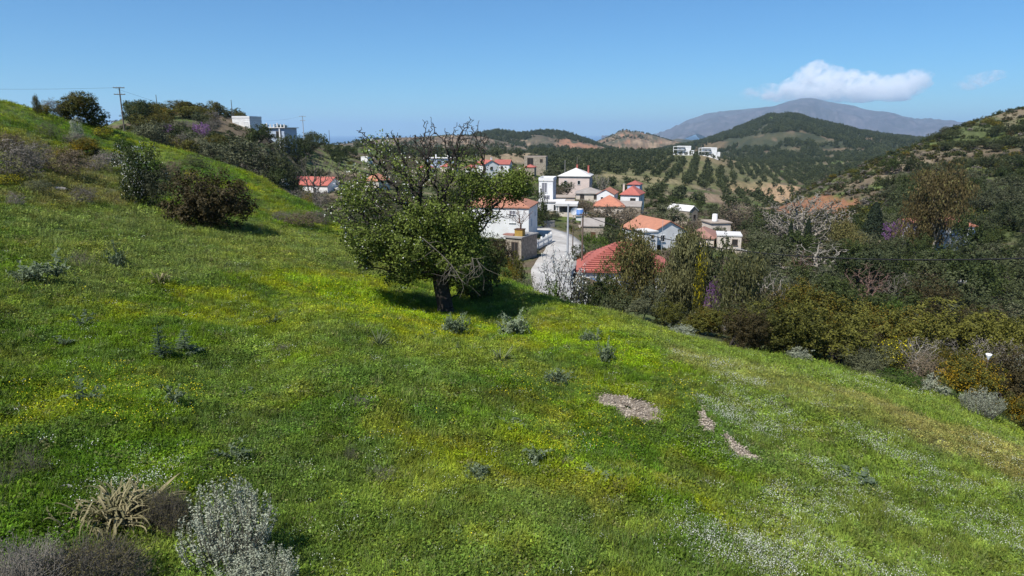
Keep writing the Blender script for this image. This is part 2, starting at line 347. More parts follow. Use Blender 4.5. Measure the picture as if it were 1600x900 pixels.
patch([(1550, 162), (1600, 158), (1600, 178), (1555, 184)], (0.22, 0.155, 0.115), 0.6, 3)
patch([(1200, 348), (1260, 380), (1190, 380)], (0.11, 0.17, 0.035), 0.6, 2)
patch([(880, 243), (1040, 240), (1180, 246), (1220, 285), (1010, 300), (890, 290)], (0.15, 0.145, 0.065), 0.6, 5)
patch([(740, 238), (800, 236), (850, 246), (850, 258), (760, 262)], (0.30, 0.22, 0.14), 0.7, 4)
patch([(460, 255), (540, 240), (560, 262), (470, 275)], (0.12, 0.16, 0.05), 0.6, 3)
def ground_col(x, y):
    r = np.hypot(x, y); a = np.arctan2(x, y); er = edge_r(a)
    n1 = fbm(x * 0.22, y * 0.22, 11, 4); n2 = fbm(x * 0.9, y * 0.9, 23, 4); n3 = fbm(x * 3.0, y * 3.0, 31, 3); n4 = fbm(x * 0.5 + 40, y * 0.5, 41, 4)
    c = np.zeros(x.shape + (3,)) + np.array((0.072, 0.115, 0.014))
    c = lerp(c, (0.135, 0.155, 0.014), sstep(0.36, 0.58, n1))
    c = lerp(c, (0.042, 0.085, 0.014), 0.75 * sstep(0.5, 0.62, n4))
    c = lerp(c, (0.14, 0.115, 0.035), 0.4 * sstep(0.58, 0.74, n2))
    c = lerp(c, (0.095, 0.125, 0.05), 0.5 * sstep(0.5, 0.66, fbm(x * 0.35 - 30, y * 0.35 + 12, 51, 4)))
    c = lerp(c, (0.05, 0.085, 0.03), 0.55 * sstep(0.5, 0.62, fbm(x * 1.3 + 7, y * 1.3, 101, 3))); c = c * (0.74 + 0.52 * fbm(x * 1.1 - 20, y * 1.1, 111, 3))[..., None]
    scrub = np.zeros(x.shape + (3,)) + np.array((0.075, 0.085, 0.035))
    m1 = fbm(x * 0.05, y * 0.05, 61, 4); m2 = fbm(x * 0.2, y * 0.2, 71, 4)
    scrub = lerp(scrub, (0.115, 0.09, 0.06), sstep(0.38, 0.58, m1)); scrub = lerp(scrub, (0.085, 0.125, 0.03), 0.8 * sstep(0.53, 0.68, m2))
    scrub = lerp(scrub, (0.24, 0.19, 0.13), 0.7 * sstep(0.60, 0.72, fbm(x * 0.09 + 9, y * 0.09, 81, 4)))
    out = sstep(0.98, 1.06, r / er + (n2 - 0.5) * 0.06)
    c = c + (scrub - c) * out[..., None]
    wx = (fbm(x * 0.6, y * 0.6, 91, 3) - 0.5); wy = (fbm(x * 0.6 + 50, y * 0.6, 92, 3) - 0.5)
    sc = np.where(r > 90, 0.12, 1.0)
    for poly, colr, st, warp in PATCHES:
        acc = 0
        for k in range(4):       # soft, ragged outline
            jx = warp * (wx * 2.2 + 0.35 * math.cos(k * 1.57)); jy = warp * (wy * 2.2 + 0.35 * math.sin(k * 1.57))
            acc = acc + inpoly(x + jx, y + jy, poly).astype(float) * 0.25
        c = lerp(c, colr, acc * st)
    return np.clip(c * (0.62 + 0.76 * n3)[..., None], 0.004, 0.8)

na, nr = len(AZ), len(RS)
V = np.stack([GX, GY, ZG], -1)[:-1].reshape(-1, 3)                   # last azimuth repeats the first
idx = (np.arange(na - 1)[:, None] * nr + np.arange(nr)[None])
nx = np.roll(idx, -1, axis=0)
Q = np.stack([idx[:, :-1], idx[:, 1:], nx[:, 1:], nx[:, :-1]], -1).reshape(-1, 4)[:, ::-1]
V = np.concatenate([V, [[0, 0, plane_z(0, 0)]]])
capf = np.stack([idx[:, 0], nx[:, 0], np.full(na - 1, len(V) - 1)], -1)[:, ::-1]
gme = mesh_np('ground', V, [Q, capf], [M['ground']], smooth=True)
ca = gme.color_attributes.new('gcol', 'FLOAT_COLOR', 'POINT')
gc = ground_col(V[:, 0], V[:, 1]); ca.data.foreach_set('color', np.concatenate([gc, np.ones((len(gc), 1))], 1).astype(np.float32).ravel())
tag(add('ground', gme), kind='structure')

# ---- the sea, a wide sheet beyond the hills
m, n, b = mat_base('sea_water'); b.inputs['Base Color'].default_value = (0.02, 0.07, 0.16, 1); b.inputs['Roughness'].default_value = 0.35
bump(n, b, noise_n(n, 0.05, 4, 0.6, 'World'), 0.3, 1.0); M['sea'] = m
A = np.linspace(0, 2 * math.pi, 97)[:-1]; rad = np.array([900, 3000, 8000, 20000, 39000])
V = np.stack([np.sin(A)[:, None] * rad, np.cos(A)[:, None] * rad, np.full((96, 5), -140.0)], -1).reshape(-1, 3)
idx = np.arange(96)[:, None] * 5 + np.arange(5)[None]; nx = np.roll(idx, -1, axis=0)
tag(add('sea', mesh_np('sea', V, np.stack([idx[:, :-1], idx[:, 1:], nx[:, 1:], nx[:, :-1]], -1).reshape(-1, 4)[:, ::-1], [m])), kind='structure')

# ---- far hills: each a ridge with its own distance, front and back slope
HILLS = {}
def hill(name, crest, r, front, back, zb, colf, amp, seed, nu=220, nv=60):
    cu = np.array([c[0] for c in crest], float); cv = np.array([c[1] for c in crest], float)
    us = np.linspace(cu[0], cu[-1], nu); vs = pchip(cu, cv, us)
    s = np.linspace(-1, 1, nv)
    a = np.array([az_h(u) for u in us]); zc = np.array([r * az_slope(aa, v) for aa, v in zip(a, vs)])
    rr = r * (1 + 0.03 * np.sin(us * 0.02 + seed))[:, None] + np.where(s < 0, s * front, s * back)[None]
    zc = zc[:, None] * (rr / r)
    prof = np.clip(1 - np.abs(s) ** 1.25, 0, 1)[None]
    X = np.sin(a)[:, None] * rr; Y = np.cos(a)[:, None] * rr
    k = 6.0 / front
    ed = np.abs(fbm(X * k, Y * k * 0.5, seed, 6) - 0.5) * 2
    Z = zb + (zc - zb) * prof + (0.45 - ed) * amp * (np.clip(np.abs(s), 0, 0.4) / 0.4)[None] + (fbm(X * k * 8, Y * k * 8, seed + 3, 4) - 0.5) * amp * 0.12
    V = np.stack([X, Y, Z], -1).reshape(-1, 3)
    idx = np.arange(nu)[:, None] * nv + np.arange(nv)[None]
    Q = np.stack([idx[:-1, :-1], idx[:-1, 1:], idx[1:, 1:], idx[1:, :-1]], -1).reshape(-1, 4)[:, ::-1]
    me = mesh_np(name, V, Q, [M['hill']], smooth=True)
    ca = me.color_attributes.new('gcol', 'FLOAT_COLOR', 'POINT')
    c = colf(V[:, 0], V[:, 1], V[:, 2], k, np.repeat(us, nv), np.tile(s, nu))
    ca.data.foreach_set('color', np.concatenate([np.clip(c, 0.01, 0.8), np.ones((len(c), 1))], 1).astype(np.float32).ravel())
    o = tag(add(name, me), kind='structure'); HILLS[name, seed] = (V, nu, nv); return o
def hcol(base, mixes):
    def fn(x, y, z, k, u, s):
        c = np.zeros(x.shape + (3,)) + np.array(base)
        for colr, sc, lo, hi, seed in mixes: c = lerp(c, colr, sstep(lo, hi, fbm(x * k * sc, y * k * sc, seed, 5)))
        return c
    return fn
GREEN, SCRUB, TAN, RED = (0.035, 0.05, 0.028), (0.10, 0.085, 0.055), (0.26, 0.19, 0.13), (0.30, 0.16, 0.10)
hill('hill', [(380, 245), (480, 230), (540, 224), (580, 219), (620, 215), (660, 214), (700, 211), (740, 213), (790, 222), (850, 240)], 1000, 450, 300, -60,
     hcol((0.12, 0.095, 0.07), [(GREEN, 4, 0.5, 0.64, 1), (TAN, 8, 0.58, 0.72, 2)]), 18, 1)
def col_b(x, y, z, k, u, s):
    c = hcol((0.045, 0.055, 0.035), [((0.10, 0.085, 0.06), 3, 0.48, 0.62, 4), (TAN, 7, 0.62, 0.72, 5)])(x, y, z, k, u, s)
    red = sstep(0.40, 0.5, fbm(u * 0.09, s * 9, 6, 3)) * sstep(860, 885, u) * (1 - sstep(930, 950, u)) * sstep(-0.75, -0.6, s) * (1 - sstep(-0.3, -0.2, s))
    return lerp(c, RED, red)
hill('hill', [(640, 240), (690, 224), (730, 214), (760, 208), (780, 206), (815, 209), (850, 206), (880, 208), (910, 217), (940, 228), (990, 242)], 1500, 600, 400, -60, col_b, 22, 2)
hill('hill', [(880, 248), (925, 228), (950, 216), (975, 204), (985, 205), (1010, 210), (1050, 222), (1075, 229), (1130, 245)], 2300, 700, 500, -70,
     hcol((0.15, 0.11, 0.075), [((0.07, 0.07, 0.045), 4, 0.48, 0.6, 7), (RED, 5, 0.58, 0.7, 8), (TAN, 9, 0.6, 0.7, 9)]), 45, 3)
def col_d(x, y, z, k, u, s):
    c = hcol((0.045, 0.052, 0.032), [((0.068, 0.068, 0.04), 5, 0.45, 0.6, 11), ((0.13, 0.10, 0.065), 6, 0.58, 0.7, 12)])(x, y, z, k, u, s)
    br = (1 - sstep(1150, 1250, u)) * sstep(0.38, 0.55, fbm(u * 0.03, s * 4, 13, 4)) * sstep(-0.6, -0.4, s)
    c = lerp(c, (0.17, 0.12, 0.075), br * 0.8)
    return lerp(c, (0.14, 0.19, 0.06), sstep(1190, 1205, u) * (1 - sstep(1220, 1232, u)) * sstep(-0.2, -0.12, s) * (1 - sstep(-0.05, -0.02, s)))
hill('hill', [(980, 250), (1040, 236), (1090, 224), (1120, 214), (1150, 202), (1180, 190), (1205, 181), (1220, 181), (1235, 180), (1270, 190), (1320, 201), (1380, 212), (1420, 217), (1500, 226), (1600, 240)], 1700, 900, 600, -70, col_d, 32, 4, 320, 100)
hill('mountain', [(940, 240), (1010, 228), (1040, 213), (1055, 200), (1080, 187), (1110, 177), (1150, 172), (1200, 167), (1225, 160), (1255, 154), (1270, 155), (1300, 161), (1330, 166), (1345, 171), (1390, 178), (1425, 187), (1450, 189), (1480, 194), (1530, 203), (1600, 214), (1750, 232)], 12000, 4500, 2500, -140,
     hcol((0.085, 0.07, 0.08), [((0.065, 0.055, 0.06), 5, 0.45, 0.6, 15), ((0.13, 0.108, 0.115), 9, 0.56, 0.7, 16)]), 300, 5, 420, 130)

# ------------------------------------------------------------------ plant building
def kites(P, N, size, aspect=0.5, rng=RNG, T=None):
    """one kite-shaped leaf per point, facing N; T = leaf axis if given"""
    n = len(P); size = np.broadcast_to(np.asarray(size, float), (n,))[:, None]
    if T is None:
        T = rng.normal(size=(n, 3))
    T = norm(T - N * (T * N).sum(1, keepdims=True)); B = np.cross(N, T)
    v0 = P - T * size * 0.5; v2 = P + T * size * 0.5
    m = P - T * size * 0.05 + N * size * 0.08
    v1 = m - B * size * aspect * 0.5; v3 = m + B * size * aspect * 0.5
    V = np.stack([v0, v1, v2, v3], 1).reshape(-1, 3)
    return V, np.arange(n * 4).reshape(-1, 4)
def tubes(segs, sides=4):
    """segs: array (n, 8) = p0, p1, r0, r1 -> open tapered tubes"""
    S_ = np.asarray(segs, float); p0, p1, r0, r1 = S_[:, :3], S_[:, 3:6], S_[:, 6], S_[:, 7]
    d = norm(p1 - p0); ref = np.where(np.abs(d[:, 2:3]) > 0.9, np.array([[1.0, 0, 0]]), np.array([[0, 0, 1.0]]))
    a = norm(np.cross(d, ref)); b = np.cross(d, a)
    th = np.arange(sides) * 2 * math.pi / sides
    ring = a[:, None] * np.cos(th)[None, :, None] + b[:, None] * np.sin(th)[None, :, None]
    V = np.concatenate([p0[:, None] + ring * r0[:, None, None], p1[:, None] + ring * r1[:, None, None]], 1).reshape(-1, 3)
    k = np.arange(sides); q = np.stack([k, (k + 1) % sides, sides + (k + 1) % sides, sides + k], -1)
    return V, (np.arange(len(S_))[:, None, None] * 2 * sides + q[None]).reshape(-1, 4)
def blob_leaves(n, blobs, size, rng, clump=0.22, per=14, aspect=0.55, up=0.3, jit=0.9):
    """leaves in clumps through the outer part of a union of ellipsoids (cx,cy,cz,rx,ry,rz)"""
    B = np.array(blobs, float); w = B[:, 3] * B[:, 4] * B[:, 5]; w = w ** 0.67; w /= w.sum()
    nc = max(4, n // per); bi = rng.choice(len(B), nc, p=w)
    d = norm(rng.normal(size=(nc, 3))); rad = rng.random(nc) ** 0.30
    C = B[bi, :3] + d * B[bi, 3:6] * rad[:, None]
    ci = rng.integers(0, nc, n); sz = B[bi[ci], 3:6].mean(1, keepdims=True)
    P = C[ci] + rng.normal(size=(n, 3)) * clump * sz * 0.55
    N = norm(norm((P - B[bi[ci], :3]) / B[bi[ci], 3:6]) * 0.8 + rng.normal(size=(n, 3)) * jit * 0.6 + np.array([0, 0, up]))
    return kites(P, N, size * (0.6 + 0.8 * rng.random(n)), aspect, rng)
def lumpy(rng, rx, rz, n, cz, spread=0.62, rr=0.55):
    """a few overlapping ellipsoids that make an uneven crown of half-width rx and half-height rz"""
    out = [(0, 0, cz, rx * 0.72, rx * 0.72, rz * 0.78)]
    for k in range(n):
        a = 2 * math.pi * (k + rng.random() * 0.7) / n; h = rng.uniform(-0.75, 0.75); q = spread * math.sqrt(1 - h * h * 0.8)
        s = rr * rng.uniform(0.65, 1.1)
        out.append((math.cos(a) * rx * q, math.sin(a) * rx * q, cz + h * rz * 0.7, rx * s, rx * s, rz * s))
    return out
def limb_segs(rng, h0, h1, rx, r0, n=6, lean=0.08):
    """a bent trunk with limbs reaching into the crown"""
    seg = []; p = np.array([0, 0, -0.3]); pts = [p]; h1 = min(h1, h0 + 0.5)
    for k in range(1, 4):
        p = np.array([rng.normal() * lean * k, rng.normal() * lean * k, -0.3 + (h0 + 0.3) * k / 3]); pts.append(p)
    for k in range(3): seg.append((*pts[k], *pts[k + 1], r0 * (1.25 - 0.2 * k), r0 * (1.05 - 0.2 * k)))
    for k in range(n):
        a = 2 * math.pi * (k + rng.random()) / n; q = rng.uniform(0.35, 0.8) * rx
        e = np.array([math.cos(a) * q, math.sin(a) * q, h0 + (h1 - h0) * rng.uniform(0.35, 0.9)])
        mid = (pts[-1] + e) / 2 + rng.normal(size=3) * 0.12 * rx; rr = r0 * 0.55
        seg += [(*pts[-1], *mid, rr, rr * 0.65), (*mid, *e, rr * 0.65, rr * 0.2)]
    return np.array(seg)
def colonize(att, start, parent, step=0.16, infl=1.5, kill=0.3, iters=120, jit=0.25, rng=RNG, grav=0.0):
    """grow a branch skeleton towards attractor points"""
    nodes = [np.array(p, float) for p in start]; par = list(parent)
    A = np.array(att, float); N = np.array(nodes)
    near = np.linalg.norm(A[:, None] - N[None], axis=2); idx = near.argmin(1); dist = near.min(1)
    for _ in range(iters):
        if not len(A): break
        act = dist < infl
        if not act.any(): infl *= 1.5; continue
        D = norm(A[act] - N[idx[act]]); acc = {}
        for i, d in zip(idx[act], D): acc[i] = acc.get(i, 0) + d
        new = []
        for i, d in acc.items():
            d = d / max(np.linalg.norm(d), 1e-6) + rng.normal(size=3) * jit + np.array([0, 0, grav]); d /= np.linalg.norm(d)
            new.append(N[i] + d * step); par.append(i)
        new = np.array(new); n0 = len(N); N = np.concatenate([N, new])
        dd = np.linalg.norm(A[:, None] - new[None], axis=2); j = dd.argmin(1); m = dd.min(1)
        cl = m < dist; dist = np.where(cl, m, dist); idx = np.where(cl, n0 + j, idx)
        keep = dist > kill; A, dist, idx = A[keep], dist[keep], idx[keep]
    return N, np.array(par)
def skeleton_radii(N, par, tip, ex):
    rad = np.zeros(len(N)); child = np.zeros(len(N), int)
    for p in par[1:]: child[p] += 1
    acc = np.zeros(len(N))
    for i in range(len(N) - 1, 0, -1):
        r = tip if child[i] == 0 else acc[i] ** (1 / ex)
        rad[i] = r; acc[par[i]] += r ** ex
    rad[0] = acc[0] ** (1 / ex); return rad, child
def ball_points(n, blobs, rng):
    B = np.array(blobs, float); w = B[:, 3] * B[:, 4] * B[:, 5]; bi = rng.choice(len(B), n, p=w / w.sum())
    return B[bi, :3] + norm(rng.normal(size=(n, 3))) * B[bi, 3:6] * (rng.random((n, 1)) ** 0.4)
def strip(path, width, nrm=(0, 0, 1)):
    """a ribbon along a path (k,3) with per-point widths, slightly folded"""
    path = np.asarray(path, float); k = len(path); t = norm(np.gradient(path, axis=0)); s = norm(np.cross(t, np.array(nrm, float) + 1e-4))
    u = np.cross(s, t); w = np.asarray(width, float)[:, None]
    V = np.concatenate([path - s * w, path - u * w * 0.25, path + s * w]); i = np.arange(k - 1)
    return V, np.concatenate([np.stack([i, i + 1, k + i + 1, k + i], -1), np.stack([k + i, k + i + 1, 2 * k + i + 1, 2 * k + i], -1)])

PROTO = {}                        # kind -> list of variants; a variant = [(part name, mesh)], made for width 1 and height 1
def variant(kind, parts): PROTO.setdefault(kind, []).append(parts)
def lm(name, VF, mat): return mesh_np(name, VF[0], VF[1], [mat])
def r_(seed): return np.random.default_rng(seed)

def mk_round(kind, leafm, n, size, seeds, cz=0.56, rz=0.46, trunk=True, barkm='bark', lumps=7, clump=0.3, flower=None, h0=0.22, per=14, fsize=None):
    for sd in seeds:
        g = r_(sd); bl = lumpy(g, 0.5, rz, lumps, cz)
        parts = [('crown', lm('crown', blob_leaves(n, bl, size, g, clump, per), M[leafm]))]
        if trunk: parts.append(('trunk', lm('trunk', tubes(limb_segs(g, h0, 0.85, 0.45, 0.035), 5), M[barkm])))
        if flower:
            fm, fn, top = flower
            P = ball_points(fn * 3, bl, g); P = P[(P[:, 2] > cz + top * rz) & (fbm(P[:, 0] * 5 + sd, P[:, 1] * 5 + P[:, 2] * 3, sd, 3) > 0.47)][:fn]
            parts.append(('blossom', lm('blossom', kites(P * [1.02, 1.02, 1.0] + [0, 0, 0.01], norm(g.normal(size=P.shape) + [0, -0.3, 0.9]), (fsize or size) * (0.6 + 0.6 * g.random(len(P))), 0.8, g), M[fm])))
        variant(kind, parts)
mk_round('olive', 'olive', 4200, 0.042, (1, 2, 3, 4), clump=0.2, per=22)
mk_round('greyolive', 'olivegrey', 4200, 0.042, (5, 6, 7), clump=0.2, per=22)
mk_round('evergreen', 'evergreen', 4200, 0.042, (8, 9, 10), clump=0.2, per=22)
mk_round('farolive', 'olive', 420, 0.13, (11, 12, 13, 14), trunk=False, cz=0.5, rz=0.5, clump=0.35)
mk_round('domebush', 'gorse', 14000, 0.036, (91,), trunk=False, cz=0.45, rz=0.55, lumps=13, clump=0.18, per=40, flower=('oldgorse', 5000, 0.1), fsize=0.018)
mk_round('greenbush', 'grn', 2200, 0.05, (15, 16), trunk=False, cz=0.42, rz=0.5)
mk_round('darkbush', 'gorse', 12000, 0.031, (17, 18, 19), cz=0.42, rz=0.52, lumps=11, clump=0.15, per=40, h0=0.08)
mk_round('rustbush', 'rustleaf', 16000, 0.03, (20, 21), cz=0.44, rz=0.54, lumps=14, clump=0.2, per=40, h0=0.08)
mk_round('gorse', 'gorse', 11000, 0.031, (22, 23, 24), cz=0.42, rz=0.52, lumps=11, clump=0.15, per=40, flower=('gorseflower', 4200, -0.2), h0=0.08, fsize=0.017)
mk_round('oldgorse', 'gorse', 12000, 0.031, (25, 26, 27), cz=0.42, rz=0.52, lumps=11, clump=0.15, per=40, flower=('oldgorse', 5200, -0.1), h0=0.08, fsize=0.017)
mk_round('whitebush', 'evergreen', 8000, 0.036, (28,), cz=0.5, rz=0.5, clump=0.2, flower=('white', 1100, -0.7), h0=0.1, barkm='greybark', fsize=0.024)
mk_round('densebush', 'evergreen', 14000, 0.036, (92,), trunk=False, cz=0.48, rz=0.54, lumps=12, clump=0.2, per=40)
mk_round('heather', 'greybrush', 6000, 0.028, (29, 30, 31), trunk=False, cz=0.35, rz=0.55, clump=0.18)
mk_round('brownshrub', 'brownbrush', 6000, 0.028, (32, 33), trunk=False, cz=0.35, rz=0.55, clump=0.18)
mk_round('sageshrub', 'olivegrey', 5500, 0.028, (34, 35), trunk=False, cz=0.35, rz=0.55, clump=0.2)
mk_round('silvermound', 'silver', 2600, 0.045, (36, 37), trunk=False, cz=0.3, rz=0.6, clump=0.2)
mk_round('yellowbush', 'gorse', 2600, 0.045, (38, 39), trunk=False, cz=0.4, rz=0.55, flower=('yellow', 500, -0.3), fsize=0.035)

def mk_tall(kind, mat, seeds, n=5200, size=0.035, mix=None):          # tall ragged crowns of hanging sprays
    for sd in seeds:
        g = r_(sd); bl = []
        for k in range(18):
            h = 0.22 + 0.68 * (k / 17) ** 0.9; wid = 0.5 * (1 - abs((h - 0.48) / 0.66) ** 2.4) + 0.06; a = g.random() * 6.28; q = wid * g.uniform(0.2, 0.62)
            bl.append((math.cos(a) * q, math.sin(a) * q, h, wid * 0.7, wid * 0.7, g.uniform(0.11, 0.18)))
        B = np.array(bl); nc = 520; bi = g.integers(0, len(B), nc)
        C = B[bi, :3] + norm(g.normal(size=(nc, 3))) * B[bi, 3:6] * (g.random((nc, 1)) ** 0.35)
        ci = g.integers(0, nc, n); drop = g.random(n) ** 1.5 * 0.11
        P = C[ci] + g.normal(size=(n, 3)) * [0.05, 0.05, 0.025] - np.stack([0 * drop, 0 * drop, drop], 1)
        N = norm(g.normal(size=(n, 3)) * [1, 1, 0.5] + norm(P - [0, 0, 0.55]) * 0.5 + [0, 0, 0.15])
        T = g.normal(size=(n, 3)) * 0.5 + [0, 0, -1]
        cr = kites(P, N, size * (0.6 + 0.8 * g.random(n)), 0.42, g, T)
        seg = []; p = np.array([0, 0, -0.04])
        for k in range(7):
            q = np.array([g.normal() * 0.025, g.normal() * 0.025, 0.10 * (k + 1)]); seg.append((*p, *q, 0.03 * (1 - k / 8), 0.03 * (1 - (k + 1) / 8)))
            if k > 0:
                for _ in range(3): e = B[g.integers(0, len(B)), :3]; seg.append((*q, *(q * 0.4 + e * 0.6), 0.012, 0.004))
            p = q
        parts = [('crown', lm('crown', cr, M[mat])), ('trunk', lm('trunk', tubes(seg, 5), M['palebark']))]
        if mix: 
            m2 = C[g.random(nc) < 0.3]; n = n // 2; ci = g.integers(0, len(m2), n // 3)
            P = m2[ci] + g.normal(size=(n // 3, 3)) * [0.03, 0.03, 0.04]
            parts.append(('foliage', lm('foliage', kites(P, norm(g.normal(size=P.shape) + [0, 0, 0.2]), size * (0.6 + 0.8 * g.random(n // 3)), 0.45, g), M[mix])))
        variant(kind, parts)
mk_tall('euc', 'euc', (41, 42), n=14000, size=0.042, mix='eucbrown'); mk_tall('eucgreen', 'eucgreen', (43, 44), n=14000, size=0.042, mix='euc'); mk_tall('eucbrown', 'eucbrown', (45,), n=13000, size=0.034, mix='euc')
def mk_cypress(seed):
    g = r_(seed); n = 3600; h = g.random(n) ** 0.8; w = 0.5 * (1 - h) ** 0.75 * (0.75 + 0.4 * vnoise(h * 14, h * 0 + seed)) + 0.02; a = g.random(n) * 6.28; q = w * g.random(n) ** 0.35
    P = np.stack([np.cos(a) * q, np.sin(a) * q, 0.06 + h * 0.94], 1); N = norm(np.stack([np.cos(a), np.sin(a), 0.5 + 0 * a], 1) + g.normal(size=(n, 3)) * 0.6)
    variant('conifer', [('crown', lm('crown', kites(P, N, 0.05 * (0.5 + g.random(n)), 0.45, g), M['conifer'])), ('trunk', lm('trunk', tubes([(0, 0, -0.05, 0, 0, 0.5, 0.03, 0.012)], 6), M['bark']))])
mk_cypress(46); mk_cypress(47)
def mk_bare(kind, barkm, seeds, leaf=None, nleaf=0, lsize=0.03, att=420, tip=0.0035, shape='dome', h0=0.18, step=0.045, ex=2.1):
    for sd in seeds:
        g = r_(sd)
        if shape == 'dome': bl = [(0, 0, 0.6, 0.5, 0.5, 0.4), (0.2, 0, 0.5, 0.3, 0.3, 0.3), (-0.2, 0.1, 0.5, 0.3, 0.3, 0.3)]
        else: bl = [(0, 0, 0.62, 0.42, 0.42, 0.4), (0, 0, 0.4, 0.25, 0.25, 0.3)]
        A = ball_points(att, bl, g)
        if shape == 'fan': A[:, :2] *= (0.25 + A[:, 2:3])
        st = [(0, 0, -0.05)] + [(g.normal() * 0.01, g.normal() * 0.01, h0 * (k + 1) / 4) for k in range(4)]
        N, par = colonize(A, st, [-1, 0, 1, 2, 3], step, 0.5, 0.06, 60, 0.3, g, 0.1 if shape == 'fan' else 0)
        rad, ch = skeleton_radii(N, par, tip, ex)
        seg = np.concatenate([N[par[1:]], N[1:], np.minimum(rad[par[1:]], rad[1:] * 1.6)[:, None], rad[1:, None]], 1)
        parts = [('trunk', lm('trunk', tubes(seg, 3), M[barkm]))]
        if leaf:
            tips = N[rad < tip * 3]; P = tips[g.integers(0, len(tips), nleaf)] + g.normal(size=(nleaf, 3)) * 0.025
            parts.append(('blossom', lm('blossom', kites(P, norm(g.normal(size=P.shape) + [0, -0.2, 0.5]), lsize * (0.6 + 0.7 * g.random(nleaf)), 0.8, g), M[leaf])))
        variant(kind, parts)
mk_bare('planetree', 'palebark', (51,), 'greybrush', 2600, 0.02, att=1000, tip=0.004)
mk_bare('bareshrub', 'greybark', (52, 53), att=420, shape='fan', h0=0.05)
mk_bare('palebare', 'palebark', (57,), att=420, shape='fan', h0=0.05)
mk_bare('redbare', 'redbark', (54,), att=380, shape='fan', h0=0.04)
mk_bare('redbud', 'greybark', (55, 56), 'purple', 2200, 0.035, 300)
mk_bare('almond', 'bark', (58,), 'white', 700, 0.03, 380, h0=0.15)
mk_bare('baretree', 'greybark', (59, 60), 'brownbrush', 2600, 0.034, 700)

def mk_thistle(kind, mat, seed, n=16, L=0.5, stem=False, wide=0.055, nest=1):
    g = r_(seed); parts = []
    for q in range(nest):
        ox, oy = (g.normal(size=2) * 0.2 if q else (0, 0))
        for k in range(n):
            a = 2.4 * k + g.normal() * 0.3; l = L * g.uniform(0.45, 1.0); z0 = 0.02
            if stem: z0 = 0.9 * (k / n) ** 1.2; l = L * (1.05 - 0.75 * k / n) * g.uniform(0.7, 1)
            t = np.linspace(0, 1, 7); el = g.uniform(0.3, 1.2); tw = g.normal() * 0.4
            out = l * t * math.cos(el * 0.7); zz = z0 + l * (t * math.sin(el) - t * t * math.sin(el) * g.uniform(0.4, 1.1))
            path = np.stack([ox + np.cos(a + t * tw) * out, oy + np.sin(a + t * tw) * out, zz], 1)
            parts.append(strip(path, wide * 0.22 * (1.1 - t) * l / L))
            tt = np.repeat(np.linspace(0.15, 0.97, 8), 2); P = np.stack([np.interp(tt, t, path[:, i]) for i in range(3)], 1); d = norm(path[-1] - path[0]); sd_ = norm(np.cross(d, [0, 0, 1.0]))
            T = sd_ * np.tile([1, -1], 8)[:, None] + d * 0.55 + g.normal(size=(16, 3)) * 0.25; T = norm(T); ln = wide * 2.1 * np.sin(np.pi * (0.12 + 0.8 * tt)) * l / L * g.uniform(0.6, 1.2, 16)
            parts.append(kites(P + T * ln[:, None] * 0.5, norm(np.cross(T, d) * np.tile([1, -1], 8)[:, None] + g.normal(size=(16, 3)) * 0.25 + [0, 0, 0.6]), ln, 0.5, g, T))
    V, Fq = join_arr(parts)
    out = [('leaf_rosette', mesh_np('leaf_rosette', V, Fq, [M[mat]]))]
    if stem: out.append(('stem', lm('stem', tubes([(0, 0, -0.05, 0.01, 0, 0.5, 0.02, 0.015), (0.01, 0, 0.5, 0, 0.01, 0.95, 0.015, 0.006)], 5), M['thistle'])))
    variant(kind, out)
for sd in (61, 62, 63): mk_thistle('thistle', 'thistle', sd)
mk_thistle('bigthistle', 'thistle', 64, 18, 0.5, nest=4); mk_thistle('bigthistle', 'thistle', 65, 16, 0.5, nest=4)
mk_thistle('tallthistle', 'darkthistle', 66, 70, 0.45, True, 0.05); mk_thistle('tallthistle', 'darkthistle', 67, 60, 0.45, True, 0.05)
mk_thistle('darkthistle', 'darkthistle', 68, 20, 0.5)
def mk_strap(kind, mat, seed, n, w=0.018, dry=False, bulbs=1):
    g = r_(seed); parts = []
    for q in range(bulbs):
        ox, oy = (g.uniform(-0.32, 0.32), g.uniform(-0.15, 0.15)) if bulbs > 1 else (0, 0)
        for k in range(n):
            a = g.random() * 6.28; l = g.uniform(0.3, 0.55); el = g.uniform(0.25, 1.3); t = np.linspace(0, 1, 8)
            out = l * np.sin(np.minimum(t * (1.6 - el * 0.5), 1.5)) * math.cos(el * 0.6); droop = g.uniform(0.7, 1.5) if dry else g.uniform(0.3, 1.0)
            zz = 0.02 + l * (t * math.sin(el) - droop * 0.8 * t ** 2.2 * math.sin(el) * 0.9)
            path = np.stack([ox + np.cos(a + 0.4 * t * g.normal()) * out, oy + np.sin(a + 0.3 * t * g.normal()) * out, np.maximum(zz, 0.01)], 1)
            parts.append(strip(path, w * np.sin(np.pi * (0.15 + 0.84 * t)) * g.uniform(0.7, 1.2)))
    V, Fq = join_arr(parts); variant(kind, [('leaf_rosette', mesh_np('leaf_rosette', V, Fq, [M[mat]]))])
mk_strap('squill', 'strap', 71, 46); mk_strap('squill', 'strap', 72, 40); mk_strap('drysquill', 'drystrap', 73, 30, 0.011, True, 11)
mk_strap('deadsquill', 'drystrap', 74, 30, 0.02, True)
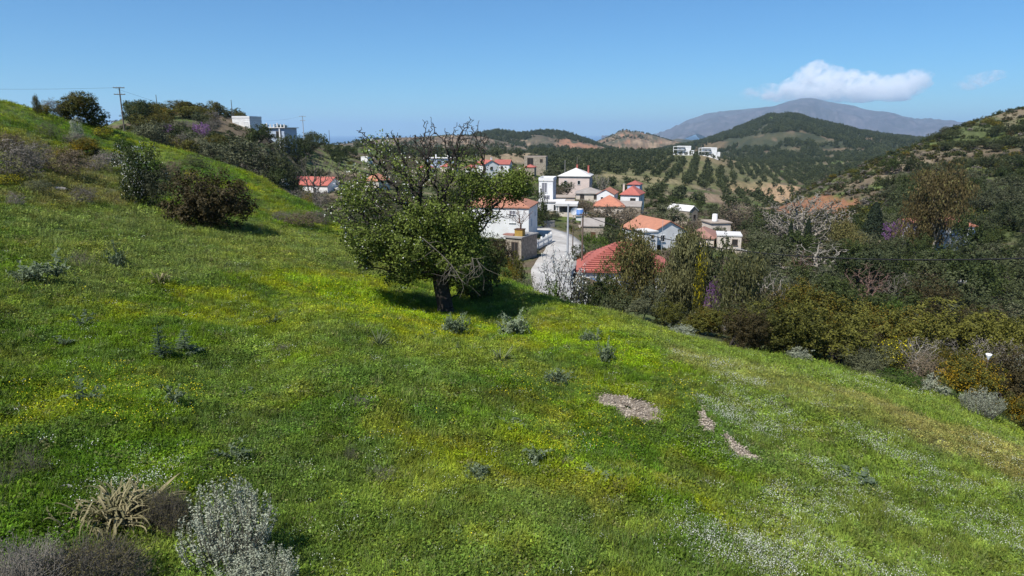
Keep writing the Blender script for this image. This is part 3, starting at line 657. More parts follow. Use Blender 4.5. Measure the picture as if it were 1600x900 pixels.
def mk_silver(seed, n=150):
    g = r_(seed); seg = []; LP, LN, LT = [], [], []
    for k in range(n):
        a = g.random() * 6.28; q = 0.42 * math.sqrt(g.random()); b = np.array([math.cos(a) * q * 0.5, math.sin(a) * q * 0.5, 0.0])
        tip = np.array([math.cos(a) * q * 1.15, math.sin(a) * q * 1.15, g.uniform(0.6, 1.0) * (1 - 0.9 * q * q * 2.2)])
        m_ = (b + tip) / 2 + np.array([math.cos(a) * 0.05, math.sin(a) * 0.05, 0]) + g.normal(size=3) * 0.02
        seg += [(*b, *m_, 0.006, 0.005), (*m_, *tip, 0.005, 0.002)]
        nl = 64; t = g.random(nl) ** 0.6; P = np.where(t[:, None] < 0.35, b + (m_ - b) * t[:, None] / 0.35, m_ + (tip - m_) * (t[:, None] - 0.35) / 0.65)
        th = g.random(nl) * 6.28; d = np.stack([np.cos(th), np.sin(th), 0.6 + 0 * th], 1)
        LP.append(P + d * 0.018); LT.append(d); LN.append(g.normal(size=(nl, 3)) + [0, 0, 0.5])
    P = np.concatenate(LP)
    variant('silverbush', [('foliage', lm('foliage', kites(P, norm(np.concatenate(LN)), 0.026 * (0.6 + 0.7 * g.random(len(P))), 0.45, g, np.concatenate(LT)), M['silver'])),
                           ('stem', lm('stem', tubes(seg, 3), M['greybark']))])
mk_silver(75); mk_silver(76, 130)
def mk_twiggy(kind, seed, mat, leafm, n=420):
    g = r_(seed); seg = []; T = []
    for k in range(n):
        a = g.random() * 6.28; q = math.sqrt(g.random()) * 0.5; h = (0.55 + 0.45 * g.random()) * math.sqrt(max(0.05, 1 - (q / 0.52) ** 2))
        b = np.array([math.cos(a) * q * 0.4, math.sin(a) * q * 0.4, 0]); tip = np.array([math.cos(a) * q, math.sin(a) * q, h]); m_ = b * 0.4 + tip * 0.6 + g.normal(size=3) * 0.05
        seg += [(*b, *m_, 0.004, 0.003), (*m_, *tip, 0.003, 0.0015)]
        for _ in range(3): e = m_ + (tip - m_) * g.random() + g.normal(size=3) * 0.07; seg.append((*m_, *e, 0.0025, 0.0012)); T.append(e)
        T.append(tip)
    T = np.array(T); nl = len(T) * 4; P = T[g.integers(0, len(T), nl)] + g.normal(size=(nl, 3)) * 0.022
    variant(kind, [('stem', lm('stem', tubes(seg, 3), M[mat])), ('foliage', lm('foliage', kites(P, norm(g.normal(size=P.shape) + [0, 0, 0.4]), 0.02 * (0.5 + g.random(nl)), 0.4, g), M[leafm]))])
mk_twiggy('greytwig', 77, 'greybark', 'greybrush'); mk_twiggy('browntwig', 78, 'greybark', 'dryolive'); mk_twiggy('greytwig', 79, 'palebark', 'greybrush', 300); mk_twiggy('deadstalk', 80, 'greybark', 'brownbrush', 46); mk_twiggy('deadstalk', 81, 'greybark', 'greybrush', 40)

for kd in PROTO:
    for parts in PROTO[kd]:       # unit width and height
        C_ = np.concatenate([np.array([v.co for v in me.vertices]) for pn, me in parts if len(parts) == 1 or pn != 'trunk' or 'bare' in kd or kd in ('planetree', 'redbud', 'almond')]); hx = np.percentile(np.hypot(C_[:, 0], C_[:, 1]), 97); hz_ = np.percentile(C_[:, 2], 99)
        for _, me in parts: me.transform(Matrix.Diagonal((0.5 / hx, 0.5 / hx, 1 / hz_, 1)))
KNAME = {'densebush': ('evergreen_bush', 'bush'), 'domebush': ('gorse_bush', 'bush'), 'olive': ('olive_tree', 'tree'), 'greyolive': ('olive_tree', 'tree'), 'evergreen': ('evergreen_tree', 'tree'), 'farolive': ('olive_tree', 'tree'), 'greenbush': ('green_bush', 'bush'),
 'darkbush': ('evergreen_bush', 'bush'), 'rustbush': ('rusty_bush', 'bush'), 'gorse': ('gorse_bush', 'bush'), 'oldgorse': ('gorse_bush', 'bush'), 'whitebush': ('flowering_bush', 'bush'),
 'heather': ('heather_shrub', 'shrub'), 'brownshrub': ('brown_shrub', 'shrub'), 'sageshrub': ('sage_shrub', 'shrub'), 'silvermound': ('silver_shrub', 'shrub'), 'yellowbush': ('yellow_flowering_bush', 'bush'),
 'euc': ('eucalyptus_tree', 'tree'), 'eucgreen': ('eucalyptus_tree', 'tree'), 'eucbrown': ('eucalyptus_tree', 'tree'), 'conifer': ('conifer_tree', 'tree'), 'planetree': ('plane_tree', 'tree'),
 'bareshrub': ('bare_shrub', 'shrub'), 'palebare': ('bare_shrub', 'shrub'), 'redbare': ('bare_shrub', 'shrub'), 'redbud': ('redbud_tree', 'tree'), 'almond': ('almond_tree', 'tree'), 'baretree': ('bare_tree', 'tree'),
 'thistle': ('thistle_plant', 'plant'), 'bigthistle': ('thistle_plant', 'plant'), 'tallthistle': ('thistle_plant', 'plant'), 'darkthistle': ('thistle_plant', 'plant'), 'squill': ('squill_plant', 'plant'),
 'drysquill': ('squill_plant', 'plant'), 'deadsquill': ('squill_plant', 'plant'), 'silverbush': ('silver_shrub', 'shrub'), 'greytwig': ('dry_shrub', 'shrub'), 'browntwig': ('dry_shrub', 'shrub'), 'deadstalk': ('dead_stalks', 'plant')}
_turn = random.Random(5)
def plant(kind, pos, w, h, label, group=None, var=None, rz=None, single=None):
    """a plant of the kind, its base on the ground at pos, w wide and h high"""
    vs = PROTO[kind]; parts = vs[_turn.randrange(len(vs)) if var is None else var % len(vs)]
    nm, cat = KNAME[kind]; rz = _turn.uniform(0, 6.28) if rz is None else rz
    if len(parts) == 1: 
        o = add(nm, parts[0][1], None, pos, rz, (w, w, h))
    else:
        o = add(nm, None, None, pos, rz, (w, w, h))
        for pn, me in parts: add(pn, me, o)
    return tag(o, label, cat, group)
def plant_top(kind, u, vtop, r, wpx, label, group=None, var=None, minh=0.4, rz=None):
    """stands at distance r in column u, its top seen at row vtop, wpx wide in the photograph"""
    p = on_ground(u, r, vtop); top = slope(u, vtop) * r; d = ray(u, vtop); k = r / math.hypot(d[0], d[1])
    w = wpx / F * k; h = max(top - p[2], minh, 0.35 * w); p[2] -= 0.03 * h
    return plant(kind, p, w, h * 1.02, label, group, var, rz)
def plant_hit(kind, u, vbase, wpx, hpx, label, group=None, var=None, rz=None):
    """stands where the meadow is seen at (u, vbase)"""
    p = hit(u, vbase); k = np.linalg.norm(p); p[2] -= 0.02
    return plant(kind, p, wpx / F * k, hpx / F * k, label, group, var, rz)

# ------------------------------------------------------------------ the wild pear tree in the meadow
TB = hit(697, 490); TR = math.hypot(TB[0], TB[1])
def tp(u, v, dr=0.0): return ray_at(u, v, TR + dr)
PXM = np.linalg.norm(TB) / F
ZONES = [  # u, v, half width px, half height px, depth m, attractors, leaf share, blossom share
 (585, 375, 58, 36, 1.8, 190, 1.0, 0.10), (650, 385, 62, 46, 2.4, 280, 1.0, 0.03), (718, 400, 48, 54, 2.4, 240, 1.1, 0.0), (705, 335, 66, 36, 2.4, 250, 0.95, 0.03), (640, 340, 52, 34, 2.0, 170, 0.95, 0.05),
 (808, 285, 32, 26, 1.2, 130, 1.6, 0.02), (762, 292, 40, 26, 1.4, 130, 1.1, 0.02), (745, 335, 36, 18, 1.2, 70, 0.9, 0.0), (568, 302, 48, 32, 1.5, 150, 0.6, 0.10), (592, 238, 34, 36, 1.2, 140, 0.12, 0.05), (640, 275, 46, 36, 1.6, 190, 0.42, 0.07),
 (672, 225, 50, 30, 1.6, 230, 0.0, 0.0), (728, 218, 42, 32, 1.4, 230, 0.0, 0.0), (740, 190, 12, 12, 0.5, 34, 0, 0), (668, 186, 9, 14, 0.4, 18, 0, 0), (615, 212, 20, 10, 0.6, 30, 0, 0), (564, 206, 14, 9, 0.4, 22, 0, 0),
 (535, 332, 36, 16, 1.0, 80, 0.10, 0.03), (640, 425, 50, 22, 1.8, 110, 1.0, 0.02), (735, 425, 32, 30, 1.6, 120, 1.3, 0.0), (568, 412, 24, 16, 1.0, 44, 1.0, 0.05), (790, 335, 22, 12, 0.6, 20, 0.0, 0), (710, 272, 56, 30, 1.8, 180, 0.32, 0.02), (555, 268, 28, 18, 0.8, 44, 0.3, 0.08)]
g = r_(101); att, zid = [], []
for zi, (u, v, hu, hv, dd, na_, lf, bf) in enumerate(ZONES):
    d = norm(g.normal(size=(na_, 3))) * (g.random((na_, 1)) ** 0.38)
    for q in d: att.append(tp(u + q[0] * hu, v + q[2] * hv, q[1] * dd)); zid.append(zi)
att = np.array(att); zid = np.array(zid)
trunk = [tp(697, 497), tp(696, 480), tp(693, 465), tp(690, 450), tp(688, 438), tp(689, 426, -0.1), tp(692, 414, -0.1)]
N, par = colonize(att, trunk, [-1, 0, 1, 2, 3, 4, 5], 0.11, 1.4, 0.17, 190, 0.52, g)
rad, ch = skeleton_radii(N, par, 0.0095, 2.1)
k = np.arange(7); rad[:7] = np.maximum(rad[:7], 0.23 + 0.16 * np.exp(-k * 1.1))
sm = N.copy()
seg = np.concatenate([N[par[1:]], N[1:], np.minimum(rad[par[1:]], rad[1:] * 1.5)[:, None], rad[1:, None]], 1)
pear = add('pear_tree', None, None, TB); inv = TB
big = seg[:, 7] > 0.03
Vt, Ft = join_arr([tubes(seg[big], 8), tubes(seg[~big], 3)]); 
tme = mesh_np('trunk', Vt - inv, Ft, [M['bark']], smooth=True); add('trunk', tme, pear)
thin = np.nonzero(rad < 0.02)[0]; thin = thin[thin > 7]
dz = np.linalg.norm(N[thin][:, None] - att[None], axis=2); zz = zid[dz.argmin(1)]
lf = np.array([z[6] for z in ZONES])[zz] * (0.45 + 1.35 * sstep(0.36, 0.6, 0.5 * vnoise(N[thin][:, 0] * 1.6, N[thin][:, 2] * 1.6, 5) + 0.5 * vnoise(N[thin][:, 1] * 1.6 + 9, N[thin][:, 2] * 1.6, 6))); bf = np.array([z[7] for z in ZONES])[zz]
cnt = g.poisson(lf * 14.5); P = np.repeat(N[thin], cnt, 0) + g.normal(size=(cnt.sum(), 3)) * 0.12
LN = norm(g.normal(size=P.shape) * 0.8 + [0, -0.25, 0.7]); V_, F_ = kites(P - inv, LN, 0.088 * (0.6 + 0.7 * g.random(len(P))), 0.66, g)
add('crown', mesh_np('crown', V_, F_, [M['pearleaf']]), pear)
cnt = g.poisson(bf * 9); P = np.repeat(N[thin], cnt, 0) + g.normal(size=(cnt.sum(), 3)) * 0.07 + [0, -0.05, 0.05]
V_, F_ = kites(P - inv, norm(g.normal(size=P.shape) * 0.7 + [0, -0.4, 0.7]), 0.055 * (0.6 + 0.6 * g.random(len(P))), 0.9, g)
add('blossom', mesh_np('blossom', V_, F_, [M['white']]), pear)
ds = []                           # dead pale branches hanging below the right side of the crown
for (u0, v0, u1, v1, nb) in ((690, 398, 706, 415, 5), (706, 415, 722, 440, 9), (706, 415, 700, 432, 7), (745, 405, 755, 425, 9), (738, 402, 742, 430, 9), (660, 372, 690, 398, 3)):
    a, b = tp(u0, v0, -2.3), tp(u1, v1, -2.5); ds.append((*a, *b, 0.02, 0.011))
    for q in range(nb):
        s = a + (b - a) * g.random(); e = s + g.normal(size=3) * [0.35, 0.25, 0.22] - [0, 0, 0.25]; mm = (s + e) / 2 + g.normal(size=3) * 0.07
        ds += [(*s, *mm, 0.008, 0.006), (*mm, *e, 0.006, 0.004)]
ds = np.array(ds); ds[:, :3] -= inv; ds[:, 3:6] -= inv
db = add('dead_branch', lm('dead_branch', tubes(ds, 4), M['greybark']), pear); db['label'] = 'bleached leafless branches hanging inside the crown'
tag(pear, 'gnarled wild pear tree with bare top twigs and white blossom standing alone in the meadow', 'tree')

# ------------------------------------------------------------------ building materials
M['whitewash'] = solid_mat('white_render', (0.78, 0.78, 0.775), (0.62, 0.61, 0.59), 0.5, 0.9, 0.1, 3)
M['cream'] = solid_mat('cream_render', (0.62, 0.55, 0.47), (0.50, 0.43, 0.36), 0.7, 0.9, 0.1, 3)
M['pinkwall'] = solid_mat('pink_render', (0.66, 0.54, 0.48), (0.55, 0.45, 0.40), 0.7, 0.9, 0.1, 3)
M['bluewall'] = solid_mat('blue_render', (0.42, 0.50, 0.62), (0.36, 0.43, 0.54), 0.7, 0.9)
M['greywall'] = solid_mat('grey_render', (0.22, 0.22, 0.21), (0.15, 0.15, 0.145), 0.9, 0.9, 0.2, 4)
M['concrete'] = solid_mat('concrete', (0.36, 0.34, 0.31), (0.22, 0.205, 0.19), 0.8, 0.92, 0.3, 5)
M['stonewall'] = solid_mat('rubble_masonry', (0.42, 0.36, 0.28), (0.20, 0.165, 0.125), 3.5, 0.95, 0.6, 6, 0.35, 0.65)
def tile_mat(name, a, b):
    m, n, bs = mat_base(name); oi = n.nodes.new('ShaderNodeObjectInfo')
    c = n.nodes.new('ShaderNodeTexCoord'); nz = noise_n(n, 1.2, 5, 0.7)
    w = n.nodes.new('ShaderNodeTexBrick'); n.links.new(c.outputs['UV'], w.inputs[0]) if False else None
    n.links.new(ramp2(n, mathn(n, 'ADD', mathn(n, 'MULTIPLY', nz, 0.8), mathn(n, 'MULTIPLY', oi.outputs['Random'], 0.2)), a, b, 0.3, 0.75), bs.inputs['Base Color'])
    bs.inputs['Roughness'].default_value = 0.85; bump(n, bs, noise_n(n, 6, 4, 0.7), 0.3, 0.03); return m
M['tile'] = tile_mat('clay_tiles', (0.48, 0.19, 0.115), (0.29, 0.115, 0.075))
M['orangetile'] = tile_mat('orange_clay_tiles', (0.47, 0.20, 0.12), (0.30, 0.135, 0.085))
M['redtile'] = tile_mat('red_clay_tiles', (0.43, 0.12, 0.09), (0.25, 0.075, 0.06))
M['oldtile'] = tile_mat('dull_old_tiles', (0.34, 0.17, 0.13), (0.24, 0.13, 0.10))
M['greytile'] = solid_mat('grey_roofing', (0.34, 0.31, 0.28), (0.24, 0.21, 0.19), 0.8, 0.9, 0.2, 4)
M['tanroof'] = solid_mat('tan_roofing', (0.40, 0.33, 0.27), (0.29, 0.235, 0.19), 0.8, 0.9, 0.3, 4)
M['paleroof'] = solid_mat('pale_roofing', (0.66, 0.64, 0.61), (0.52, 0.50, 0.48), 0.6, 0.9)
m, n, b = mat_base('window_glass'); b.inputs['Base Color'].default_value = (0.02, 0.025, 0.03, 1); b.inputs['Roughness'].default_value = 0.12; M['glass'] = m
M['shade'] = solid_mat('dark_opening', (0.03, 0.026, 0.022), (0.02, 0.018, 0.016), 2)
M['frame'] = solid_mat('painted_frame', (0.70, 0.70, 0.69), (0.6, 0.6, 0.59), 2)
M['blueframe'] = solid_mat('blue_shutter', (0.16, 0.24, 0.40), (0.12, 0.19, 0.33), 2)
M['wood'] = solid_mat('weathered_wood', (0.16, 0.12, 0.09), (0.09, 0.07, 0.055), 5)
M['browndoor'] = solid_mat('brown_door', (0.14, 0.07, 0.035), (0.09, 0.045, 0.025), 4)
M['road'] = solid_mat('pale_concrete_road', (0.47, 0.45, 0.42), (0.31, 0.29, 0.265), 0.55, 0.95, 0.3, 5, 0.38, 0.7, coord='Object')
M['galv'] = solid_mat('galvanised_steel', (0.42, 0.44, 0.46), (0.33, 0.35, 0.37), 2, 0.6)
M['cable'] = solid_mat('black_cable', (0.02, 0.02, 0.022), (0.015, 0.015, 0.016), 2)
M['bluetank'] = solid_mat('blue_plastic', (0.10, 0.22, 0.50), (0.08, 0.18, 0.42), 2, 0.5)
M['ochre'] = solid_mat('ochre_timber', (0.42, 0.27, 0.06), (0.30, 0.19, 0.05), 3)
M['greydoor'] = solid_mat('grey_panel', (0.20, 0.20, 0.23), (0.16, 0.16, 0.18), 2)

# ------------------------------------------------------------------ house building (local frame: front wall faces -Y)
BOXF = [(0, 3, 2, 1), (4, 5, 6, 7), (0, 1, 5, 4), (1, 2, 6, 5), (2, 3, 7, 6), (3, 0, 4, 7)]
def boxv(x0, x1, y0, y1, z0, z1): return [(x0, y0, z0), (x1, y0, z0), (x1, y1, z0), (x0, y1, z0), (x0, y0, z1), (x1, y0, z1), (x1, y1, z1), (x0, y1, z1)]
def boxes(name, lst, mat):
    V, Fc = [], []
    for b in lst: n0 = len(V); V += boxv(*b); Fc += [tuple(i + n0 for i in f) for f in BOXF]
    return pyd(name, V, Fc, mat)
FACES = {'f': (0, -1), 'b': (0, 1), 'l': (-1, 0), 'r': (1, 0)}
def window(par, face, W, D, x, zb, w, h, framem='frame', panem='glass', name='window', door=False):
    """frame (part) with its pane (sub-part) set in the wall named by face; x runs along the wall from its middle"""
    e = 0.06; t = 0.07
    fr = [(-w / 2 - t, -w / 2, -e, 0.02, 0, h + t), (w / 2, w / 2 + t, -e, 0.02, 0, h + t), (-w / 2, w / 2, -e, 0.02, h, h + t)]
    if not door: fr.append((-w / 2 - t - 0.05, w / 2 + t + 0.05, -e - 0.08, 0.02, -t, -0.002))
    if not door and w > 0.7: fr.append((-0.03, 0.03, -e + 0.01, 0.02, 0, h))
    o = add(name, boxes(name, fr, M[framem]), par)
    p = add('pane' if not door else 'door_leaf', boxes('pane', [(-w / 2, w / 2, -0.025, 0.015, 0, h)], M[panem]), o)
    nx, ny = FACES[face]; half = D / 2 if face in 'fb' else W / 2
    o.location = (nx * half + (-ny) * x, ny * half + nx * x, zb); o.rotation_euler = (0, 0, math.atan2(ny, nx) + math.pi / 2)
    return o
def roof_mesh(kind, W, D, H, rh, ov, t=0.14):
    x, y = W / 2 + ov, D / 2 + ov
    if kind == 'hip':
        rl = max(W - D, 0.02) / 2; rd = max(D - W, 0.02) / 2
        V = [(-x, -y, H), (x, -y, H), (x, y, H), (-x, y, H), (-rl, -rd, H + rh), (rl, -rd, H + rh), (rl, rd, H + rh), (-rl, rd, H + rh)]
        V += [(-x, -y, H - t), (x, -y, H - t), (x, y, H - t), (-x, y, H - t)]
        return V, [(0, 1, 5, 4), (1, 2, 6, 5), (2, 3, 7, 6), (3, 0, 4, 7), (4, 5, 6, 7), (8, 11, 10, 9), (0, 8, 9, 1), (1, 9, 10, 2), (2, 10, 11, 3), (3, 11, 8, 0)]
    if kind == 'gx':              # ridge along x
        V = [(-x, -y, H - 0.02), (-x, 0, H + rh), (-x, y, H - 0.02), (x, -y, H - 0.02), (x, 0, H + rh), (x, y, H - 0.02)]
    elif kind == 'gy':
        V = [(x, -y, H + 0.0 - 0.02), (0, -y, H + rh), (-x, -y, H - 0.02), (x, y, H - 0.02), (0, y, H + rh), (-x, y, H - 0.02)]
    V2 = [(a, b, c + t) for a, b, c in V]; A = V + V2
    Fc = [(6, 9, 10, 7), (7, 10, 11, 8), (0, 1, 4, 3), (1, 2, 5, 4), (0, 3, 9, 6), (2, 8, 11, 5), (0, 6, 7, 1), (1, 7, 8, 2), (3, 4, 10, 9), (4, 5, 11, 10)]
    return A, Fc
def house(name, label, u, veave, r, wpx, D, rz=0, roof=('hip', 1.5, 0.3), wall='whitewash', tile='tile', wins=(), chimneys=(), group=None, minh=2.2, cat='house', eave_front=True, W=None, parapet=0, courses=0):
    """placed so that its front eave is seen at (u, veave), r metres off; walls reach down to the ground"""
    d = ray(u, veave); k = r / math.hypot(d[0], d[1]); x, y, zt = d * k; W = W or wpx / F * k
    face = math.atan2(x, y); rot = -face * 0 + R(rz)
    # the given point is the middle of the front wall
    cx, cy_ = x - math.sin(-rot) * 0 + (-math.sin(rot)) * D / 2, y + math.cos(rot) * D / 2
    cs = [(cx + a * math.cos(rot) - b_ * math.sin(rot), cy_ + a * math.sin(rot) + b_ * math.cos(rot)) for a in (-W / 2, W / 2) for b_ in (-D / 2, D / 2)]
    zg = min(gz(*c) for c in cs) - 0.4; zmid = gz(cx, cy_); H = max(zt - zg, minh + 0.4); zb = zt - H
    o = add(name, None, None, (cx, cy_, zb), rot)
    kind, rh, ov = roof
    V = boxv(-W / 2, W / 2, -D / 2, D / 2, 0, H); Fc = list(BOXF)
    if kind == 'gx': V += [(-W / 2, 0, H + rh * (1 - 0.0)), (W / 2, 0, H + rh)]; Fc = [f for f in Fc if f != (4, 5, 6, 7) and f != (1, 2, 6, 5) and f != (3, 0, 4, 7)] + [(1, 2, 6, 9, 5), (3, 0, 4, 8, 7), (4, 5, 9, 8), (6, 7, 8, 9)]
    if kind == 'gy': V += [(0, -D / 2, H + rh), (0, D / 2, H + rh)]; Fc = [f for f in Fc if f != (4, 5, 6, 7) and f != (0, 1, 5, 4) and f != (2, 3, 7, 6)] + [(0, 1, 5, 8, 4), (2, 3, 7, 9, 6), (5, 6, 9, 8), (7, 4, 8, 9)]
    if kind in ('gx', 'gy'): V = [(a, b_, c - (0.03 if i > 7 else 0)) for i, (a, b_, c) in enumerate(V)]
    add('wall', pyd('wall', V, Fc, M[wall]), o)
    if kind == 'flat':
        bx = [(-W / 2 - ov, W / 2 + ov, -D / 2 - ov, D / 2 + ov, H, H + 0.18)]
        add('roof', boxes('roof', bx, M[tile]), o)
        if parapet:
            q = 0.15; a, b_ = W / 2 + ov - 0.02, D / 2 + ov - 0.02
            add('parapet', boxes('parapet', [(-a, a, -b_, -b_ + q, H + 0.18, H + 0.18 + parapet), (-a, a, b_ - q, b_, H + 0.18, H + 0.18 + parapet), (-a, -a + q, -b_ + q, b_ - q, H + 0.18, H + 0.18 + parapet), (a - q, a, -b_ + q, b_ - q, H + 0.18, H + 0.18 + parapet)], M[wall]), o)
    else:
        V, Fc = roof_mesh(kind, W, D, H, rh, ov); ro = add('roof', pyd('roof', V, Fc, M[tile]), o)
        if courses: tile_courses(ro, kind, W, D, H, rh, ov, courses, tile)
        if kind == 'hip' and W > D + 0.5:
            rl = (W - D) / 2; add('ridge', boxes('ridge', [(-rl - 0.1, rl + 0.1, -0.12, 0.12, H + rh - 0.06, H + rh + 0.07)], M[tile]), ro)
    for w_ in wins:
        face, x_, zd, ww, hh = w_[:5]; kw = w_[5] if len(w_) > 5 else {}
        window(o, face, W, D, x_, H - zd - hh, ww, hh, **kw)
    for (cx_, cy2, hgt, cm) in chimneys:
        zc = H + (rh * 0.35 if kind != 'flat' else 0)
        ch = add('chimney', boxes('chimney', [(cx_ - 0.22, cx_ + 0.22, cy2 - 0.22, cy2 + 0.22, zc - 0.3, zc + hgt), (cx_ - 0.28, cx_ + 0.28, cy2 - 0.28, cy2 + 0.28, zc + hgt, zc + hgt + 0.08)], M[cm]), o)
    return tag(o, label, cat, group)
def tile_courses(par, kind, W, D, H, rh, ov, n, tile):
    """rows of roof tiles on a hip roof, each row a raised step of its own"""
    x, y = W / 2 + ov, D / 2 + ov; rl, rd = max(W - D, 0.02) / 2, max(D - W, 0.02) / 2
    quads = [((-x, -y), (x, -y), (rl, -rd), (-rl, -rd)), ((x, -y), (x, y), (rl, rd), (rl, -rd)), ((-x, y), (-x, -y), (-rl, -rd), (-rl, rd))]
    for (a, b, c, d) in quads:
        a, b, c, d = [np.array((*p, z)) for p, z in ((a, H), (b, H), (c, H + rh), (d, H + rh))]
        nrm = np.cross(b - a, d - a); nrm /= np.linalg.norm(nrm)
        for i in range(n):
            t0, t1 = i / n, (i + 1) / n - 0.012
            p = [a + (d - a) * t0, b + (c - b) * t0, b + (c - b) * t1, a + (d - a) * t1]
            V = [p[0] + nrm * 0.01, p[1] + nrm * 0.01, p[2] + nrm * 0.004, p[3] + nrm * 0.004, p[0] + nrm * 0.11, p[1] + nrm * 0.11, p[2] + nrm * 0.02, p[3] + nrm * 0.02]
            add('tile_course', pyd('tile_course', V, BOXF, M[tile]), par)

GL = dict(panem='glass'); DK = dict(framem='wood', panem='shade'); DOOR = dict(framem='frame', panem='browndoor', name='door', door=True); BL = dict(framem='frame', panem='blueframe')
# ---- nearest houses of the village
house('white_house', 'tall plain white house with orange hipped roof beside the pale road', 773, 323, 99, 108, 8, -11, ('hip', 1.7, 0.18), 'whitewash', 'orangetile',
      (('f', 2.6, 0.55, 0.8, 0.5, dict(framem='frame', panem='greydoor')), ('f', 2.6, 1.15, 0.8, 1.1, dict(framem='frame', panem='frame')), ('f', -1.0, 0.9, 0.8, 1.2, dict(framem='frame', panem='frame')), ('r', 1.6, 1.2, 0.35, 0.6, BL), ('r', -1.5, 2.0, 0.5, 0.9, BL)))
house('tiled_house', 'low house under a broad red tiled hip roof behind the brown leaved eucalyptus', 975, 424, 76, 138, 8.5, -6, ('hip', 2.6, 0.35), 'whitewash', 'redtile',
      (('f', -3.2, 0.75, 1.2, 1.1, BL), ('f', 0.2, 0.75, 1.2, 1.1, BL), ('f', 3.0, 0.4, 0.9, 2.0, DOOR), ('r', 0, 0.8, 1.0, 1.1, BL)), ((2.0, 0.5, 1.5, 'whitewash'),), courses=14)
house('gable_house', 'white house with bright orange roof slope and a wide blank gable', 1046, 364, 104, 46, 8.0, 22, ('gy', 1.7, 0.2), 'whitewash', 'orangetile',
      (('f', -1.2, 0.3, 0.7, 0.9), ('f', 1.4, 0.4, 0.6, 0.9), ('f', -2.0, 1.7, 0.9, 1.7, DOOR), ('l', 0.5, 0.7, 0.8, 0.9)), W=6.6)
house('lean_to', 'small white flat annexe in front of the orange roofed gable house', 1017, 363, 101, 24, 3, 20, ('flat', 0, 0.12), 'whitewash', 'paleroof', (('f', 0.3, 0.4, 0.5, 0.6),), cat='annexe')
house('stone_shed', 'concrete roofed stone shed below the tall white house', 802, 372, 79, 28, 4.2, -28, ('flat', 0, 0.15), 'stonewall', 'concrete', (('f', 0.2, 0.5, 0.8, 1.6, DK),), cat='shed')
house('farm_shed', 'long grey walled shed with brown flat roof across the road bend', 884, 358, 116, 62, 4.5, 14, ('flat', 0, 0.25), 'greywall', 'tanroof', (('f', 2.0, 0.4, 1.0, 1.8, DK),), cat='shed')
house('stone_hut', 'ruined pale stone hut with a dark doorway above green weeds', 926, 354, 106, 34, 4.0, -8, ('gx', 1.0, 0.15), 'stonewall', 'greytile', (('f', 0.1, 0.85, 0.75, 1.1, dict(framem='stonewall', panem='browndoor', name='door', door=True)),), cat='hut')
house('low_barn', 'low barn with dull reddish roof right of the orange roofed house', 1093, 371, 108, 44, 6, -25, ('hip', 1.3, 0.2), 'cream', 'oldtile', (), cat='barn')
house('ruined_barn', 'roofless cream barn with crumbling walls beside the dirt lane', 1140, 369, 106, 36, 4, -14, ('flat', 0, 0.1), 'cream', 'paleroof', (('f', 0.8, 0.5, 0.7, 0.8, DK), ('r', 0, 0.4, 1.2, 1.2, DK)), cat='barn')
house('tank_house', 'low grey hut carrying a white water tank', 1127, 349, 124, 32, 4, 8, ('flat', 0, 0.2), 'cream', 'tanroof', (), cat='hut')
house('tan_barn', 'tan stone barn with pale gabled roof among olive trees', 1084, 330, 148, 20, 6, 36, ('gy', 1.0, 0.12), 'stonewall', 'paleroof', (('f', 0.3, 0.8, 0.6, 0.8, DK),), cat='barn')
# ---- middle of the village
house('modern_house', 'white cubic house with tall grey panels behind the carport', 853, 283, 141, 22, 6, -10, ('flat', 0, 0.1), 'whitewash', 'paleroof', (('f', -0.3, 0.35, 1.0, 1.9, dict(framem='frame', panem='greydoor')), ('f', 0.2, 2.9, 1.2, 1.5, dict(framem='frame', panem='greydoor'))), parapet=0.5)
house('annexe', 'low white annexe in front of the cubic house', 861, 316, 137, 40, 5, -6, ('flat', 0, 0.2), 'whitewash', 'paleroof', (('f', -1.2, 0.5, 0.9, 1.1), ('f', 1.0, 0.5, 0.9, 1.1)), cat='annexe')
house('pink_house', 'large pink two storey house with pale hipped roof', 897, 275, 196, 48, 9, -12, ('hip', 2.1, 0.35), 'pinkwall', 'paleroof',
      (('f', 1.4, 1.3, 0.7, 1.0), ('f', -2.4, 1.3, 0.7, 1.0), ('f', 2.6, 4.3, 0.9, 1.2, DK), ('r', -1.0, 1.0, 1.2, 1.6, BL), ('r', 2.0, 1.0, 1.2, 1.6, BL)), ((0.3, 0, 2.2, 'redtile'), (3.4, 1.5, 1.9, 'redtile')))
house('grey_roof_house', 'low cream house with grey tiled hip roof below the pink house', 921, 302, 172, 42, 6, -8, ('hip', 1.2, 0.3), 'cream', 'greytile', (('f', 1.6, 0.4, 0.9, 0.9, DK), ('f', -1.8, 0.4, 0.9, 0.9, DK)))
house('tan_roof_house', 'low house with flat tan roof behind the carport', 880, 309, 160, 36, 6, -4, ('flat', 0, 0.2), 'cream', 'tanroof', (('f', -1, 0.5, 0.8, 0.9, DK),))
house('gabled_cottage', 'small white gabled cottage with orange roof and blue end wall', 946, 304, 163, 27, 7, -16, ('gy', 1.2, 0.2), 'whitewash', 'tile', (('f', -0.8, 0.6, 0.5, 0.7), ('f', 1.0, 0.6, 0.5, 0.7), ('r', 0, 0.5, 1.0, 1.2, BL)))
house('red_roof_cottage', 'cottage showing only its red hip roof over bare bushes', 951, 322, 148, 46, 6.5, -10, ('hip', 2.1, 0.3), 'cream', 'tile', (('f', 0, 0.4, 0.9, 0.9, DK),))
house('blue_wall_house', 'house with pointed red roof and blue grey side wall', 984, 304, 168, 29, 6.5, -22, ('hip', 1.9, 0.3), 'whitewash', 'redtile', (('f', 0.8, 0.9, 1.2, 1.0, DK), ('r', 0, 0.8, 0.8, 1.0, BL)), ((-2.0, -1, 1.6, 'cream'),))
